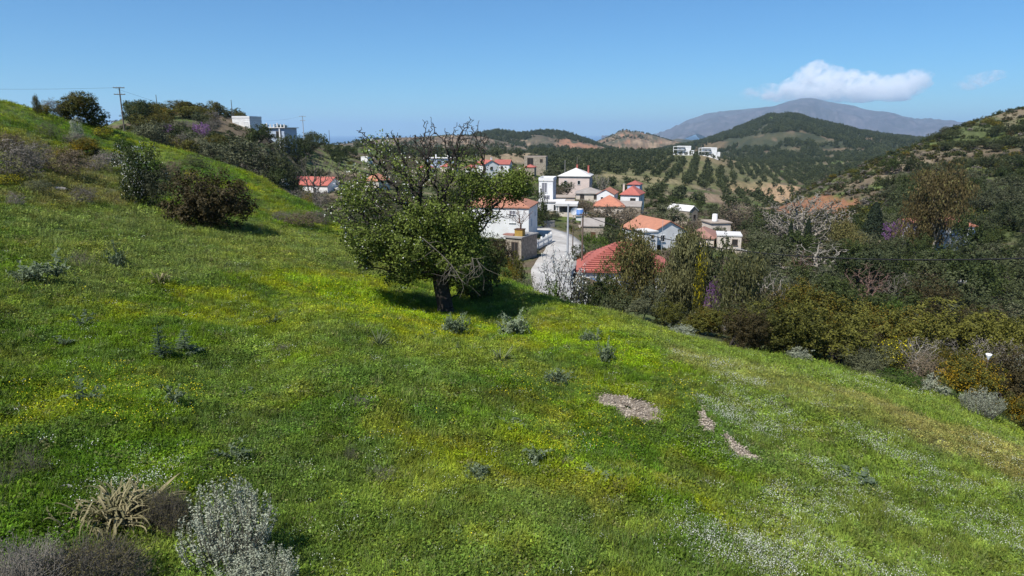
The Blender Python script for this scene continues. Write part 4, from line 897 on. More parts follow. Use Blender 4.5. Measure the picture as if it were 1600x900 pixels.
house('tower_house', 'small tower house with red roof above its neighbours', 990, 288, 184, 19, 4, -20, ('hip', 0.9, 0.25), 'bluewall', 'redtile', (('f', 0, 0.7, 0.7, 1.0, BL),))
house('ruin', 'grey roofed ruin on the slope under the tower house', 983, 323, 150, 36, 5, -14, ('gx', 0.9, 0.1), 'stonewall', 'greytile', (('f', 0.5, 0.4, 0.7, 0.8, DK),), cat='ruin')
# ---- upper edge of the village, seen through and beside the pear tree
house('villa', 'long white house with salmon red gable roof at the foot of the scrub hill', 483, 289.5, 158, 64, 6.5, -16, ('gx', 1.6, 0.25), 'whitewash', 'redtile', (('f', -2.2, 0.5, 0.8, 0.9), ('f', 1.4, 0.5, 0.8, 0.9), ('r', 0, 0.6, 0.8, 0.9)))
house('white_annexe', 'low white outbuilding right of the long red roofed house', 536, 295, 156, 26, 4, -10, ('flat', 0, 0.1), 'whitewash', 'paleroof', (('f', 0, 0.4, 0.8, 0.9, DK),), cat='outbuilding')
house('cottage', 'cream cottage with small orange roof glimpsed through the blossom', 580, 282, 160, 26, 5, -20, ('hip', 1.5, 0.2), 'cream', 'orangetile', (('f', 0, 0.6, 0.7, 0.8, DK),))
house('white_cabin', 'pale block of a cabin alone on the grassy slope', 569, 245.5, 235, 12, 3, -20, ('flat', 0, 0.05), 'whitewash', 'paleroof', (), cat='cabin')
house('flat_roof_house', 'grey blue house with white flat roof edge behind the bare twigs', 686, 247.5, 268, 46, 8, -5, ('flat', 0, 0.4), 'bluewall', 'paleroof', (('f', -3, 0.8, 1.4, 1.3, DK), ('f', 0, 0.8, 1.4, 1.3, DK), ('f', 3, 0.8, 1.4, 1.3, DK)), ((-2, 0, 1.3, 'whitewash'), (2.5, 1, 1.3, 'whitewash')))
house('small_cottage', 'small cottage with red roof in front of the flat roofed house', 698, 260, 248, 22, 5, -15, ('hip', 1.2, 0.2), 'cream', 'redtile', ())
house('small_cottage', 'small white cottage with red roof next to the gabled house', 735, 262, 245, 16, 4.5, -15, ('hip', 1.3, 0.2), 'whitewash', 'redtile', ())
house('small_cottage', 'red roofed cottage hidden at the back of the pear tree crown', 662, 262, 242, 18, 5, -12, ('hip', 1.3, 0.2), 'cream', 'redtile', ())
house('gabled_house', 'white gabled house with red roof and white chimney above the right of the crown', 768, 258, 240, 26, 9, 24, ('gy', 1.6, 0.25), 'whitewash', 'redtile', (('f', 0, 0.6, 0.8, 1.0, DK), ('l', 0, 0.7, 0.8, 1.0)), ((2.2, 1.0, 1.8, 'whitewash'),))
house('gabled_house', 'longer white house with red roof on the ridge of the village', 784, 257, 246, 24, 6, -10, ('gx', 1.5, 0.25), 'whitewash', 'redtile', ((('f', 0, 0.6, 0.8, 0.9, DK)),))
house('stone_ruin', 'tan stone ruin with a wide dark opening on the village ridge', 836, 245, 262, 34, 6, -10, ('flat', 0, 0.05), 'stonewall', 'tanroof', (('f', -1.8, 0.5, 2.2, 2.4, DK), ('f', 2.4, 0.9, 0.9, 1.0, DK)), cat='ruin')
house('red_shed', 'low shed with bright red roof under the stone ruin', 827, 261, 250, 16, 4, -12, ('hip', 0.9, 0.2), 'stonewall', 'redtile', (), cat='shed')
# ---- on the scrub hill and the far ridge
house('hilltop_house', 'white box of a house on the scrub hill', 376, 184.5, 186, 29, 6, -8, ('flat', 0, 0.05), 'whitewash', 'paleroof', (('f', -1.2, 1.0, 0.9, 1.0, dict(framem='frame', panem='frame')), ('f', 1.3, 1.0, 0.9, 1.0, dict(framem='frame', panem='frame'))), parapet=0.3)
tv = house('terrace_house', 'concrete terrace house with white baluster posts on its roof', 424, 200, 196, 42, 7, -10, ('flat', 0, 0.5), 'bluewall', 'paleroof', (('f', 2.0, 0.9, 1.4, 1.6, DK), ('f', -1.5, 0.9, 1.4, 1.6, DK)))
wv = 42 / F * 196 * 1.05
zr = [c for c in tv.children if c.name.startswith('roof')][0]; zt_ = max(v.co.z for v in zr.data.vertices)
for k in range(9): add('baluster', boxes('baluster', [(-wv / 2 + k * wv / 8.2 - 0.14, -wv / 2 + k * wv / 8.2 + 0.14, -3.9, -3.65, zt_, zt_ + (1.1 if k % 3 == 0 else 0.8))], M['whitewash']), tv)
for s in (-0.42, 0.3): add('pillar', boxes('pillar', [(s * wv - 0.15, s * wv + 0.15, -3.9, -3.6, -1.5, zt_ - 0.2)], M['whitewash']), tv)
for (nm, lab, u, v, wpx, rz) in (('villa', 'white modern villa with open balconies at the head of the olive rows', 1069, 230, 21, -14), ('villa', 'white modern villa with side terraces above the bare earth bank', 1109, 232.5, 22, -10)):
    o = house(nm, lab, u, v, 640, wpx, 9, rz, ('flat', 0, 0.1), 'whitewash', 'paleroof', (('f', -3.4, 1.2, 2.0, 1.5), ('f', 0.5, 1.2, 1.6, 1.3), ('f', -3.4, 4.4, 2.4, 1.8), ('f', 1, 4.4, 1.6, 1.6), ('r', 0, 1.2, 1.2, 1.4)), parapet=0.8)
    Wv = wpx / F * 640; H = max(v_.co.z for v_ in o.children[0].data.vertices)
    add('balcony', boxes('balcony', [(-Wv / 2 - 3, Wv / 2 * 0.1, -7.2, -4.55, H - 3.3, H - 2.9), (-Wv / 2 - 3, -Wv / 2 - 2.6, -7.2, -6.8, 0, H - 3.3), (-Wv / 2 - 3, -Wv / 2 - 2.6, -7.2, -6.8, H - 2.9, H - 0.5), (-Wv / 2 - 3, Wv / 2 * 0.1, -7.2, -4.6, H - 0.5, H - 0.15)], M['whitewash']), o)
    add('terrace', boxes('terrace', [(Wv / 2 + 0.05, Wv / 2 + 2.5, -5, 3, 0, H - 3.8), (-Wv / 2 - 3, Wv / 2 + 1, -8.4, -7.4, -1, H - 6.2)], M['whitewash']), o)
house('white_house', 'white house with red roof hidden behind the big brown eucalyptus', 1482, 352, 124, 78, 7, -10, ('hip', 1.6, 0.25), 'whitewash', 'tile', (('f', -2, 0.6, 0.9, 1.1, BL), ('f', 1, 0.6, 0.9, 1.1, BL), ('f', 3.4, 0.6, 0.9, 1.1, BL)))

# ---- carport: flat white roof on posts
p = on_ground(886, 133, 325); zt = slope(886, 320) * 133; h = zt - p[2]; w = 34 / F * 133
o = add('carport', None, None, p, R(-8))
add('roof', boxes('roof', [(-w / 2, w / 2, -2.6, 2.6, h, h + 0.45)], M['paleroof']), o)
for sx in (-1, 1):
    for sy in (-1, 1): add('post', boxes('post', [(sx * (w / 2 - 0.3) - 0.1, sx * (w / 2 - 0.3) + 0.1, sy * 2.3 - 0.1, sy * 2.3 + 0.1, -0.4, h)], M['whitewash']), o)
add('back_wall', boxes('back_wall', [(-w / 2 + 0.45, w / 2 - 0.45, 2.25, 2.4, -0.4, h - 0.02)], M['greywall']), o)
add('low_wall', boxes('low_wall', [(-w / 2 + 0.45, w / 2 - 0.45, -2.4, -2.25, -0.4, 0.8)], M['cream']), o)
tag(o, 'white flat roofed carport on slim posts by the satellite dish', 'carport')
# ---- water tanks, dish
def lathe(prof, n=14):
    th = np.arange(n) * 2 * math.pi / n; P_ = np.array(prof, float); V = np.stack([P_[:, 0][:, None] * np.cos(th), P_[:, 0][:, None] * np.sin(th), np.repeat(P_[:, 1][:, None], n, 1)], -1).reshape(-1, 3)
    k = len(prof); i = np.arange(k - 1)[:, None] * n; j = np.arange(n)[None]
    return V, np.stack([i + j, i + (j + 1) % n, i + n + (j + 1) % n, i + n + j], -1).reshape(-1, 4)
def tank(u, v, r, hpx, dpx, mat, lab):
    p = ray_at(u, v, r); s = r / F; h = hpx * s; d = dpx * s / 2; o = add('water_tank', None, None, p)
    add('barrel', mesh_np('barrel', *lathe([(0.01, 0), (d, 0), (d * 1.02, h * 0.3), (d * 0.97, h * 0.32), (d * 1.02, h * 0.6), (d * 0.97, h * 0.62), (d, h * 0.86), (d * 0.9, h * 0.9)]), [M[mat]]), o)
    add('lid', mesh_np('lid', *lathe([(d * 0.95, h * 0.9), (d * 0.95, h * 0.97), (d * 0.3, h), (0.01, h)]), [M['whitewash']]), o); return tag(o, lab, 'water tank')
tank(1116.5, 347.5, 125, 13, 8, 'whitewash', 'white cylindrical water tank on the low grey hut roof')
tank(906, 336, 128, 10, 11, 'bluetank', 'blue water tank with white lid beside the satellite dish')
tb = on_ground(906, 128, 336); hh = float(ray_at(906, 336, 128)[2] - tb[2]); o = add('tank_stand', None, None, tb); add('platform', boxes('platform', [(-0.9, 0.9, -0.9, 0.9, hh - 0.15, hh - 0.004)], M['concrete']), o)
add('plinth', boxes('plinth', [(-0.7, 0.7, -0.7, 0.7, -0.4, hh - 0.15)], M['whitewash']), o); tag(o, 'white masonry stand under the blue water tank', 'tank stand')
p = on_ground(896, 128, 330); zt = slope(896, 330) * 128 - p[2]; o = add('satellite_dish', None, None, p, R(20))
th = np.arange(18) * 2 * math.pi / 18; V = []
for q, dpt in ((0.0, 0.0), (0.35, 0.04), (0.7, 0.16)): V += [(math.cos(t) * q, -0.05 - dpt, zt + math.sin(t) * q) for t in th]
i = np.arange(18); Q = np.concatenate([np.stack([k * 18 + i, k * 18 + (i + 1) % 18, (k + 1) * 18 + (i + 1) % 18, (k + 1) * 18 + i], -1) for k in range(2)])
add('dish', mesh_np('dish', np.array(V), Q, [M['whitewash']]), o); add('mast', lm('mast', tubes([(0, 0, -0.3, 0, 0, zt, 0.05, 0.05)], 6), M['galv']), o)
add('feed_arm', lm('feed_arm', tubes([(0, -0.1, zt - 0.6, 0, -0.7, zt, 0.02, 0.02)], 4), M['galv']), o); tag(o, 'white satellite dish on a mast beside the blue water tank', 'satellite dish')

# ---- road: sheet on the ground, then its picket fence, and the lane
def ribbon(name, pts, widths, mat, lift=0.06, n=60):
    P_ = np.array([on_ground(u, r, v)[:2] for u, v, r in pts]); t = np.linspace(0, 1, len(P_)); tq = np.linspace(0, 1, n)
    C = np.stack([pchip(t, P_[:, 0], tq), pchip(t, P_[:, 1], tq)], 1); w = np.interp(tq, t, widths)[:, None]; d = norm(np.gradient(C, axis=0)); s = np.stack([d[:, 1], -d[:, 0]], 1)
    V = []
    for q in (-1, -0.5, 0, 0.5, 1): xy = C + s * w * 0.5 * q; V.append(np.concatenate([xy, (ground_z(xy[:, 0], xy[:, 1]) + lift)[:, None]], 1))
    for k in range(5): V[k][:, 2] = np.maximum(V[k][:, 2], V[2][:, 2] - 0.1) if k != 2 else V[2][:, 2]
    lo = [V[0] - [0, 0, 0.5], V[4] - [0, 0, 0.5]]; A_ = [lo[0]] + V + [lo[1]]; k = n; i = np.arange(n - 1)
    Q = np.concatenate([np.stack([q * k + i, (q + 1) * k + i, (q + 1) * k + i + 1, q * k + i + 1], -1) for q in range(6)])
    return mesh_np(name, np.concatenate(A_), Q, [mat], smooth=True), C, s, w
rm, RC, RSd, RW = ribbon('road', [(866, 470, 58), (862, 448, 64), (861, 430, 70), (868, 412, 78), (880, 396, 86), (883, 381, 95), (872, 370, 103), (852, 363, 109), (815, 356, 114), (770, 352, 118)], [3.6, 3.8, 4.2, 4.6, 5.0, 5.2, 5, 4.4, 4.2, 4], M['road'])
tag(add('road', rm), kind='structure')
lm_, _, _, _ = ribbon('lane', [(1150, 372, 112), (1180, 374, 108), (1210, 383, 102), (1235, 392, 98)], [2.4, 2.4, 2.2, 2], M['tanroof']); tag(add('lane', lm_), kind='structure')
# yard slab between white house and road
fa = on_ground(813, 80, 400); fb = on_ground(862, 96, 378)
o = add('picket_fence', None, None, fa); dv = fb - fa; L = math.hypot(dv[0], dv[1]); o.rotation_euler = (0, 0, math.atan2(dv[1], dv[0])); sl = (fb[2] - fa[2]) / L
npk = 44
pk = boxes('picket', [(-0.09, 0.09, -0.03, 0.03, 0.1, 1.25)], M['frame']); po = boxes('post', [(-0.12, 0.12, -0.12, 0.12, -0.5, 1.4)], M['whitewash'])
for k in range(npk): add('picket', pk, o, ((k + 0.5) * L / npk, -0.06, (k + 0.5) * L / npk * sl))
for k in range(7): add('post', po, o, (k * L / 6, 0.12, k * L / 6 * sl))
for zr in (0.4, 1.0):
    V = [(x, y, z + x * sl) for x, y, z in boxv(0, L, -0.03, 0.02, zr, zr + 0.1)]; add('rail', pyd('rail', V, BOXF, M['frame']), o)
V = [(x, y, z + x * sl) for x, y, z in boxv(0, L, -0.02, 0.24, -0.8, 0.12)]; add('kerb_wall', pyd('kerb_wall', V, BOXF, M['concrete']), o)
tag(o, 'pale grey picket fence along the road below the white house', 'fence')
# retaining wall between the bushes, and low walls
def low_wall(label, a, b, h, th, mat, name='retaining_wall'):
    pa, pb = on_ground(*a), on_ground(*b); dv = pb - pa; L = math.hypot(dv[0], dv[1]); sl = (pb[2] - pa[2]) / L
    o = add(name, None, None, pa, math.atan2(dv[1], dv[0]))
    add('wall_body', pyd('wall_body', [(x, y, z + x * sl) for x, y, z in boxv(0, L, -th / 2, th / 2, -1.2, h)], BOXF, M[mat]), o)
    add('coping', pyd('coping', [(x, y, z + x * sl) for x, y, z in boxv(-0.05, L + 0.05, -th / 2 - 0.06, th / 2 + 0.06, h + 0.003, h + 0.1)], BOXF, M['concrete']), o); return tag(o, label, 'wall')
low_wall('grey concrete retaining wall stepping down between the bushes', (1084, 45, 480), (1142, 37, 505), 1.0, 0.3, 'greywall')
low_wall('crumbling masonry wall beside the roofless cream barn', (1152, 104, 378), (1196, 102, 386), 0.9, 0.4, 'stonewall', 'ruined_wall')
low_wall('short pale wall at the road bend', (850, 112, 362), (866, 113, 362), 1.0, 0.3, 'concrete', 'low_wall')
# planter with bare shrub on the shed roof, and tarp
sh = [q for q in COL.objects if q.name == 'stone_shed'][0]; zt = max(v.co.z for v in [c for c in sh.children if c.name.startswith('roof')][0].data.vertices)
o = add('planter', None, None, sh.matrix_basis @ Vector((0.4, -1.2, zt + 0.003)), R(-25))
add('trough', boxes('trough', [(-0.5, 0.5, -0.4, 0.4, 0, 0.75)], M['ochre']), o); add('rim', boxes('rim', [(-0.56, 0.56, -0.46, 0.46, 0.753, 0.84)], M['browndoor']), o); tag(o, 'ochre timber planter on the shed roof', 'planter')
pl = plant('redbare', sh.matrix_basis @ Vector((0.4, -1.2, zt + 0.7)), 3.2, 2.6, 'leafless shrub fanning out of the ochre planter')
tl = boxes('slab', [(-1.6, -0.2, -1.7, -0.7, 0, 0.16)], M['oldtile']); o = add('tile_stack', tl, None, sh.matrix_basis @ Vector((0, 0, zt + 0.004)), R(-28)); tag(o, 'flat stack of red tiles lying on the shed roof', 'tile stack')
def slab_thing(name, label, u, r, v, w, d, h, mat, cat, rz=0):
    p = on_ground(u, r, v); o = add(name, boxes(name, [(-w / 2, w / 2, -d / 2, d / 2, -0.1, h), (-w / 2 - 0.06, w / 2 + 0.06, -d / 2 - 0.06, d / 2 + 0.06, h + 0.002, h + 0.08)], M[mat]), None, p, R(rz)); return tag(o, label, cat)
slab_thing('cistern', 'long white capped cistern at the edge of the green slope', 290, 70, 238, 1.4, 0.8, 0.35, 'whitewash', 'cistern', -20)
slab_thing('shed_roof', 'white metal shed roof showing under the dark trees', 438, 128, 262, 2.4, 2.0, 1.9, 'paleroof', 'shed', -15)

# ------------------------------------------------------------------ poles and lines
def pole(label, u, vtop, r, rad, mat='wood', arms=(), vbase=None, insul=True):
    p = on_ground(u, r, vtop); h = slope(u, vtop) * r - p[2]; o = add('utility_pole', None, None, p, R(12))
    add('pole_shaft', lm('pole_shaft', tubes([(0, 0, -0.6, 0, 0, h * 0.5, rad, rad * 0.85), (0, 0, h * 0.5, 0, 0, h, rad * 0.85, rad * 0.65)], 8), M[mat]), o)
    for dz, w in arms:
        ca_ = add('crossarm', boxes('crossarm', [(-w / 2, w / 2, -rad - 0.09, -rad + 0.01, h - dz - 0.06, h - dz + 0.06)], M[mat]), o)
        for s in (-1, -0.35, 0.35, 1): add('insulator', mesh_np('insulator', *[q for q in (lathe([(0.03, 0), (0.045, 0.04), (0.025, 0.07), (0.04, 0.11), (0.01, 0.14)], 8))], [M['galv']]), ca_, (s * w / 2 * 0.92, -rad - 0.04, h - dz + 0.06))
    tag(o, label, 'utility pole'); return p + [0, 0, h]
T1 = pole('tall power pole with two crossarms on the green crest', 186, 136, 125, 0.13, 'greybark', ((0.12, 1.6), (1.1, 1.6)))
T2 = pole('plain pole rising from the bushes on the hilltop', 243.5, 148, 205, 0.11, 'greybark')
T3 = pole('plain pole standing by the white hilltop house', 361, 156, 200, 0.11, 'greybark')
T4 = pole('power pole with crossarms right of the terrace house', 472.5, 181, 225, 0.14, 'galv', ((0.15, 2.0), (1.4, 1.5)))
T5 = pole('slim pole against the sea', 514, 203, 250, 0.10, 'greybark')
T6 = pole('grey steel lamp pole at the roadside', 888, 319, 84, 0.16, 'galv')
T7 = pole('wooden line pole carrying the black cable', 911, 332, 80, 0.13, 'wood', ((0.2, 0.9),))
T8 = pole('short dark pole between the lamp pole and the cable pole', 895.5, 353, 88, 0.09, 'wood')
T9 = pole('pale wooden pole with guy wire in the dark thicket', 1501.5, 437, 72, 0.12, 'palebark', ((0.25, 0.9),))
pole('thin antenna pole in front of the orange roofed house', 1036, 343, 101, 0.04, 'galv')
pole('pale pole above the pink house', 883, 250, 215, 0.13, 'concrete'); pole('thin pole in the olive belt', 902, 245, 290, 0.1, 'palebark'); pole('pole on the ridge by the stone ruin', 833, 236, 268, 0.09, 'greybark')
def wire(name, label, a, b, sag, rad, n=40):
    t = np.linspace(0, 1, n)[:, None]; P_ = np.array(a) * (1 - t) + np.array(b) * t; P_[:, 2] -= sag * 4 * (t * (1 - t))[:, 0]
    sg = np.concatenate([P_[:-1], P_[1:], np.full((n - 1, 2), rad)], 1); V, Q = tubes(sg, 5); return tag(add(name, mesh_np(name, V, Q, [M['cable']])), label, 'cable')
A_ = T7 - [0, 0, 0.25]; B_ = ray_at(1800, 395, 42)
best = min(np.linspace(0.5, 9, 60), key=lambda s: abs(min(((project(*(A_ * (1 - t) + B_ * t - np.array([0, 0, s * 4 * t * (1 - t)]))) for t in np.linspace(0, 1, 200))), key=lambda q: abs(q[0] - 1150))[1] - 392))
wire('power_line', 'thick black cable sagging across the valley from the wooden pole', A_, B_, best, 0.042)
wire('guy_wire', 'guy wire bracing the pole in the thicket', T9 - [0, 0, 0.5], on_ground(1470, 66, 500), 0.0, 0.018, 6)
wire('power_line', 'thin wire between the two hilltop poles', T1 - [0.8, 0, 0.1], T4, 3.0, 0.012)
wire('power_line', 'thin wire running left from the crest pole out of sight', T1 - [0.8, 0, 0.1], T1 + [-70, -10, 3], 1.5, 0.012)
wire('power_line', 'fine wire sagging low over the thicket', T9 - [0, 0, 4.5], ray_at(1720, 512, 60), 0.4, 0.010); wire('power_line', 'fine wire from the thicket pole towards the bushes', T9 - [0, 0, 4.5], ray_at(1250, 490, 66), 0.6, 0.010)

# ------------------------------------------------------------------ foothill, haze and cloud
hill('hill', [(930, 240), (1000, 229), (1040, 222), (1060, 217), (1085, 219), (1115, 215), (1150, 211), (1200, 216), (1300, 228)], 3300, 1100, 900, -140, hcol((0.05, 0.055, 0.035), [((0.15, 0.12, 0.085), 4, 0.5, 0.64, 21)]), 45, 6)
m, n, b = mat_base('haze_air'); n.nodes.remove(b)
pv = n.nodes.new('ShaderNodeVolumePrincipled'); pv.inputs['Color'].default_value = (0.62, 0.84, 1.0, 1); pv.inputs['Density'].default_value = 7e-5; pv.inputs['Anisotropy'].default_value = 0.2
n.links.new(pv.outputs[0], n.nodes['Material Output'].inputs['Volume'])
ZTOP = max(o.data.vertices and max(v.co.z for v in o.data.vertices) or 0 for o in COL.objects if o.name.startswith('mountain')) + 12
zlow = min(min(v.co.z for v in o.data.vertices) for o in COL.objects if o.type == 'MESH' and o.name.split('.')[0] in ('mountain', 'hill', 'sea', 'ground'))
hz = add('haze', pyd('haze', boxv(-40000, 40000, -40000, 40000, zlow - 1, ZTOP), BOXF, m)); tag(hz, kind='stuff')
def cloud(label, blobs, r, seed, dens, vox):
    """vapour inside the union of a few ellipsoids; it thins out towards their outside and is broken up by noise"""
    g = r_(seed); import bmesh; bm = bmesh.new(); m, n, b = mat_base('cloud_vapour'); n.nodes.remove(b)
    pv = n.nodes.new('ShaderNodeVolumePrincipled'); pv.inputs['Color'].default_value = (0.995, 0.995, 0.995, 1)
    gm = n.nodes.new('ShaderNodeNewGeometry'); nz = n.nodes.new('ShaderNodeTexNoise'); nz.inputs['Scale'].default_value = 0.0034; nz.inputs['Detail'].default_value = 6; nz.inputs['Roughness'].default_value = 0.62
    n.links.new(gm.outputs['Position'], nz.inputs['Vector']); w = n.nodes.new('ShaderNodeVectorMath'); w.operation = 'SUBTRACT'; n.links.new(nz.outputs['Color'], w.inputs[0]); w.inputs[1].default_value = (0.5, 0.5, 0.5)
    k = n.nodes.new('ShaderNodeVectorMath'); k.operation = 'MULTIPLY_ADD'; n.links.new(w.outputs[0], k.inputs[0]); k.inputs[1].default_value = (850, 850, 850); n.links.new(gm.outputs['Position'], k.inputs[2])
    best = None; s = r / F
    for u, v, hu, hv in blobs:
        c = ray_at(u, v, r * (1 + 0.006 * g.normal())); ra = np.array([hu * s, hu * s * 1.1, hv * s])
        bmesh.ops.create_icosphere(bm, subdivisions=3, radius=1.0, matrix=Matrix.Translation(c) @ Matrix.Diagonal((*ra, 1)))
        d = n.nodes.new('ShaderNodeVectorMath'); d.operation = 'SUBTRACT'; n.links.new(k.outputs[0], d.inputs[0]); d.inputs[1].default_value = [float(q) for q in c]
        q = n.nodes.new('ShaderNodeVectorMath'); q.operation = 'MULTIPLY'; n.links.new(d.outputs[0], q.inputs[0]); q.inputs[1].default_value = [float(1 / z) for z in ra]
        t = n.nodes.new('ShaderNodeVectorMath'); t.operation = 'LENGTH'; n.links.new(q.outputs[0], t.inputs[0])
        best = t.outputs['Value'] if best is None else mathn(n, 'MINIMUM', best, t.outputs['Value'])
    e = n.nodes.new('ShaderNodeMapRange'); n.links.new(best, e.inputs[0]); e.inputs[1].default_value = 0.97; e.inputs[2].default_value = 0.35; e.inputs[3].default_value = 0.0; e.inputs[4].default_value = dens
    n2 = noise_n(n, 0.006, 6, 0.68, 'World'); e2 = n.nodes.new('ShaderNodeMapRange'); n.links.new(n2, e2.inputs[0]); e2.inputs[1].default_value = 0.40; e2.inputs[2].default_value = 0.64; e2.inputs[3].default_value = 0.0; e2.inputs[4].default_value = 1.8
    n.links.new(mathn(n, 'MULTIPLY', e.outputs[0], e2.outputs[0]), pv.inputs['Density']); n.links.new(pv.outputs[0], n.nodes['Material Output'].inputs['Volume'])
    me = bpy.data.meshes.new('cloud'); bm.to_mesh(me); bm.free(); me.materials.append(m); o = add('cloud', me)
    rm_ = o.modifiers.new('hull', 'REMESH'); rm_.mode = 'VOXEL'; rm_.voxel_size = vox; return tag(o, label, 'cloud')
cloud('white cumulus bank resting above the hazy mountain summit', [(1215, 152, 26, 8), (1240, 140, 24, 17), (1262, 126, 22, 24), (1280, 120, 22, 24), (1300, 128, 24, 22), (1325, 130, 26, 20), (1352, 133, 26, 19), (1380, 136, 26, 17), (1405, 133, 24, 17), (1428, 127, 19, 18), (1440, 125, 16, 16), (1340, 146, 50, 13), (1280, 148, 55, 12), (1395, 145, 40, 12)], 16500, 202, 0.010, 60)
cloud('faint wisp of cloud at the left foot of the cumulus bank', [(1180, 146, 24, 10), (1202, 142, 22, 11)], 16500, 203, 0.003, 60)
cloud('small grey wisp drifting apart from the cumulus bank', [(1512, 132, 18, 8), (1530, 124, 22, 8), (1552, 117, 18, 6)], 16500, 204, 0.0028, 60)

# ------------------------------------------------------------------ plants one by one
HOUSES = []
for o in COL.objects:
    if o.parent is None and o.get('category') in ('house', 'hut', 'barn', 'shed', 'ruin', 'annexe', 'cabin', 'carport', 'outbuilding') and len(o.children):
        xs = [(o.matrix_basis @ c.matrix_basis @ v.co) for c in o.children if c.type == 'MESH' for v in c.data.vertices]
        pr = [project(*v) for v in xs]; rr = math.hypot(o.location.x, o.location.y)
        HOUSES.append((o.location.x, o.location.y, max(math.hypot(v.x - o.location.x, v.y - o.location.y) for v in xs), min(p[0] for p in pr), max(p[0] for p in pr), min(p[1] for p in pr), max(p[1] for p in pr), rr, ' '.join(re.split(' with | beside | behind | in front | below | above | through | among | across | at | on | under | next | showing | hidden | carrying | glimpsed | over ', o['label'])[0].split()[:7])))
PLANTED = []
def note(o, rad): PLANTED.append((o.location.x, o.location.y, rad)); return o
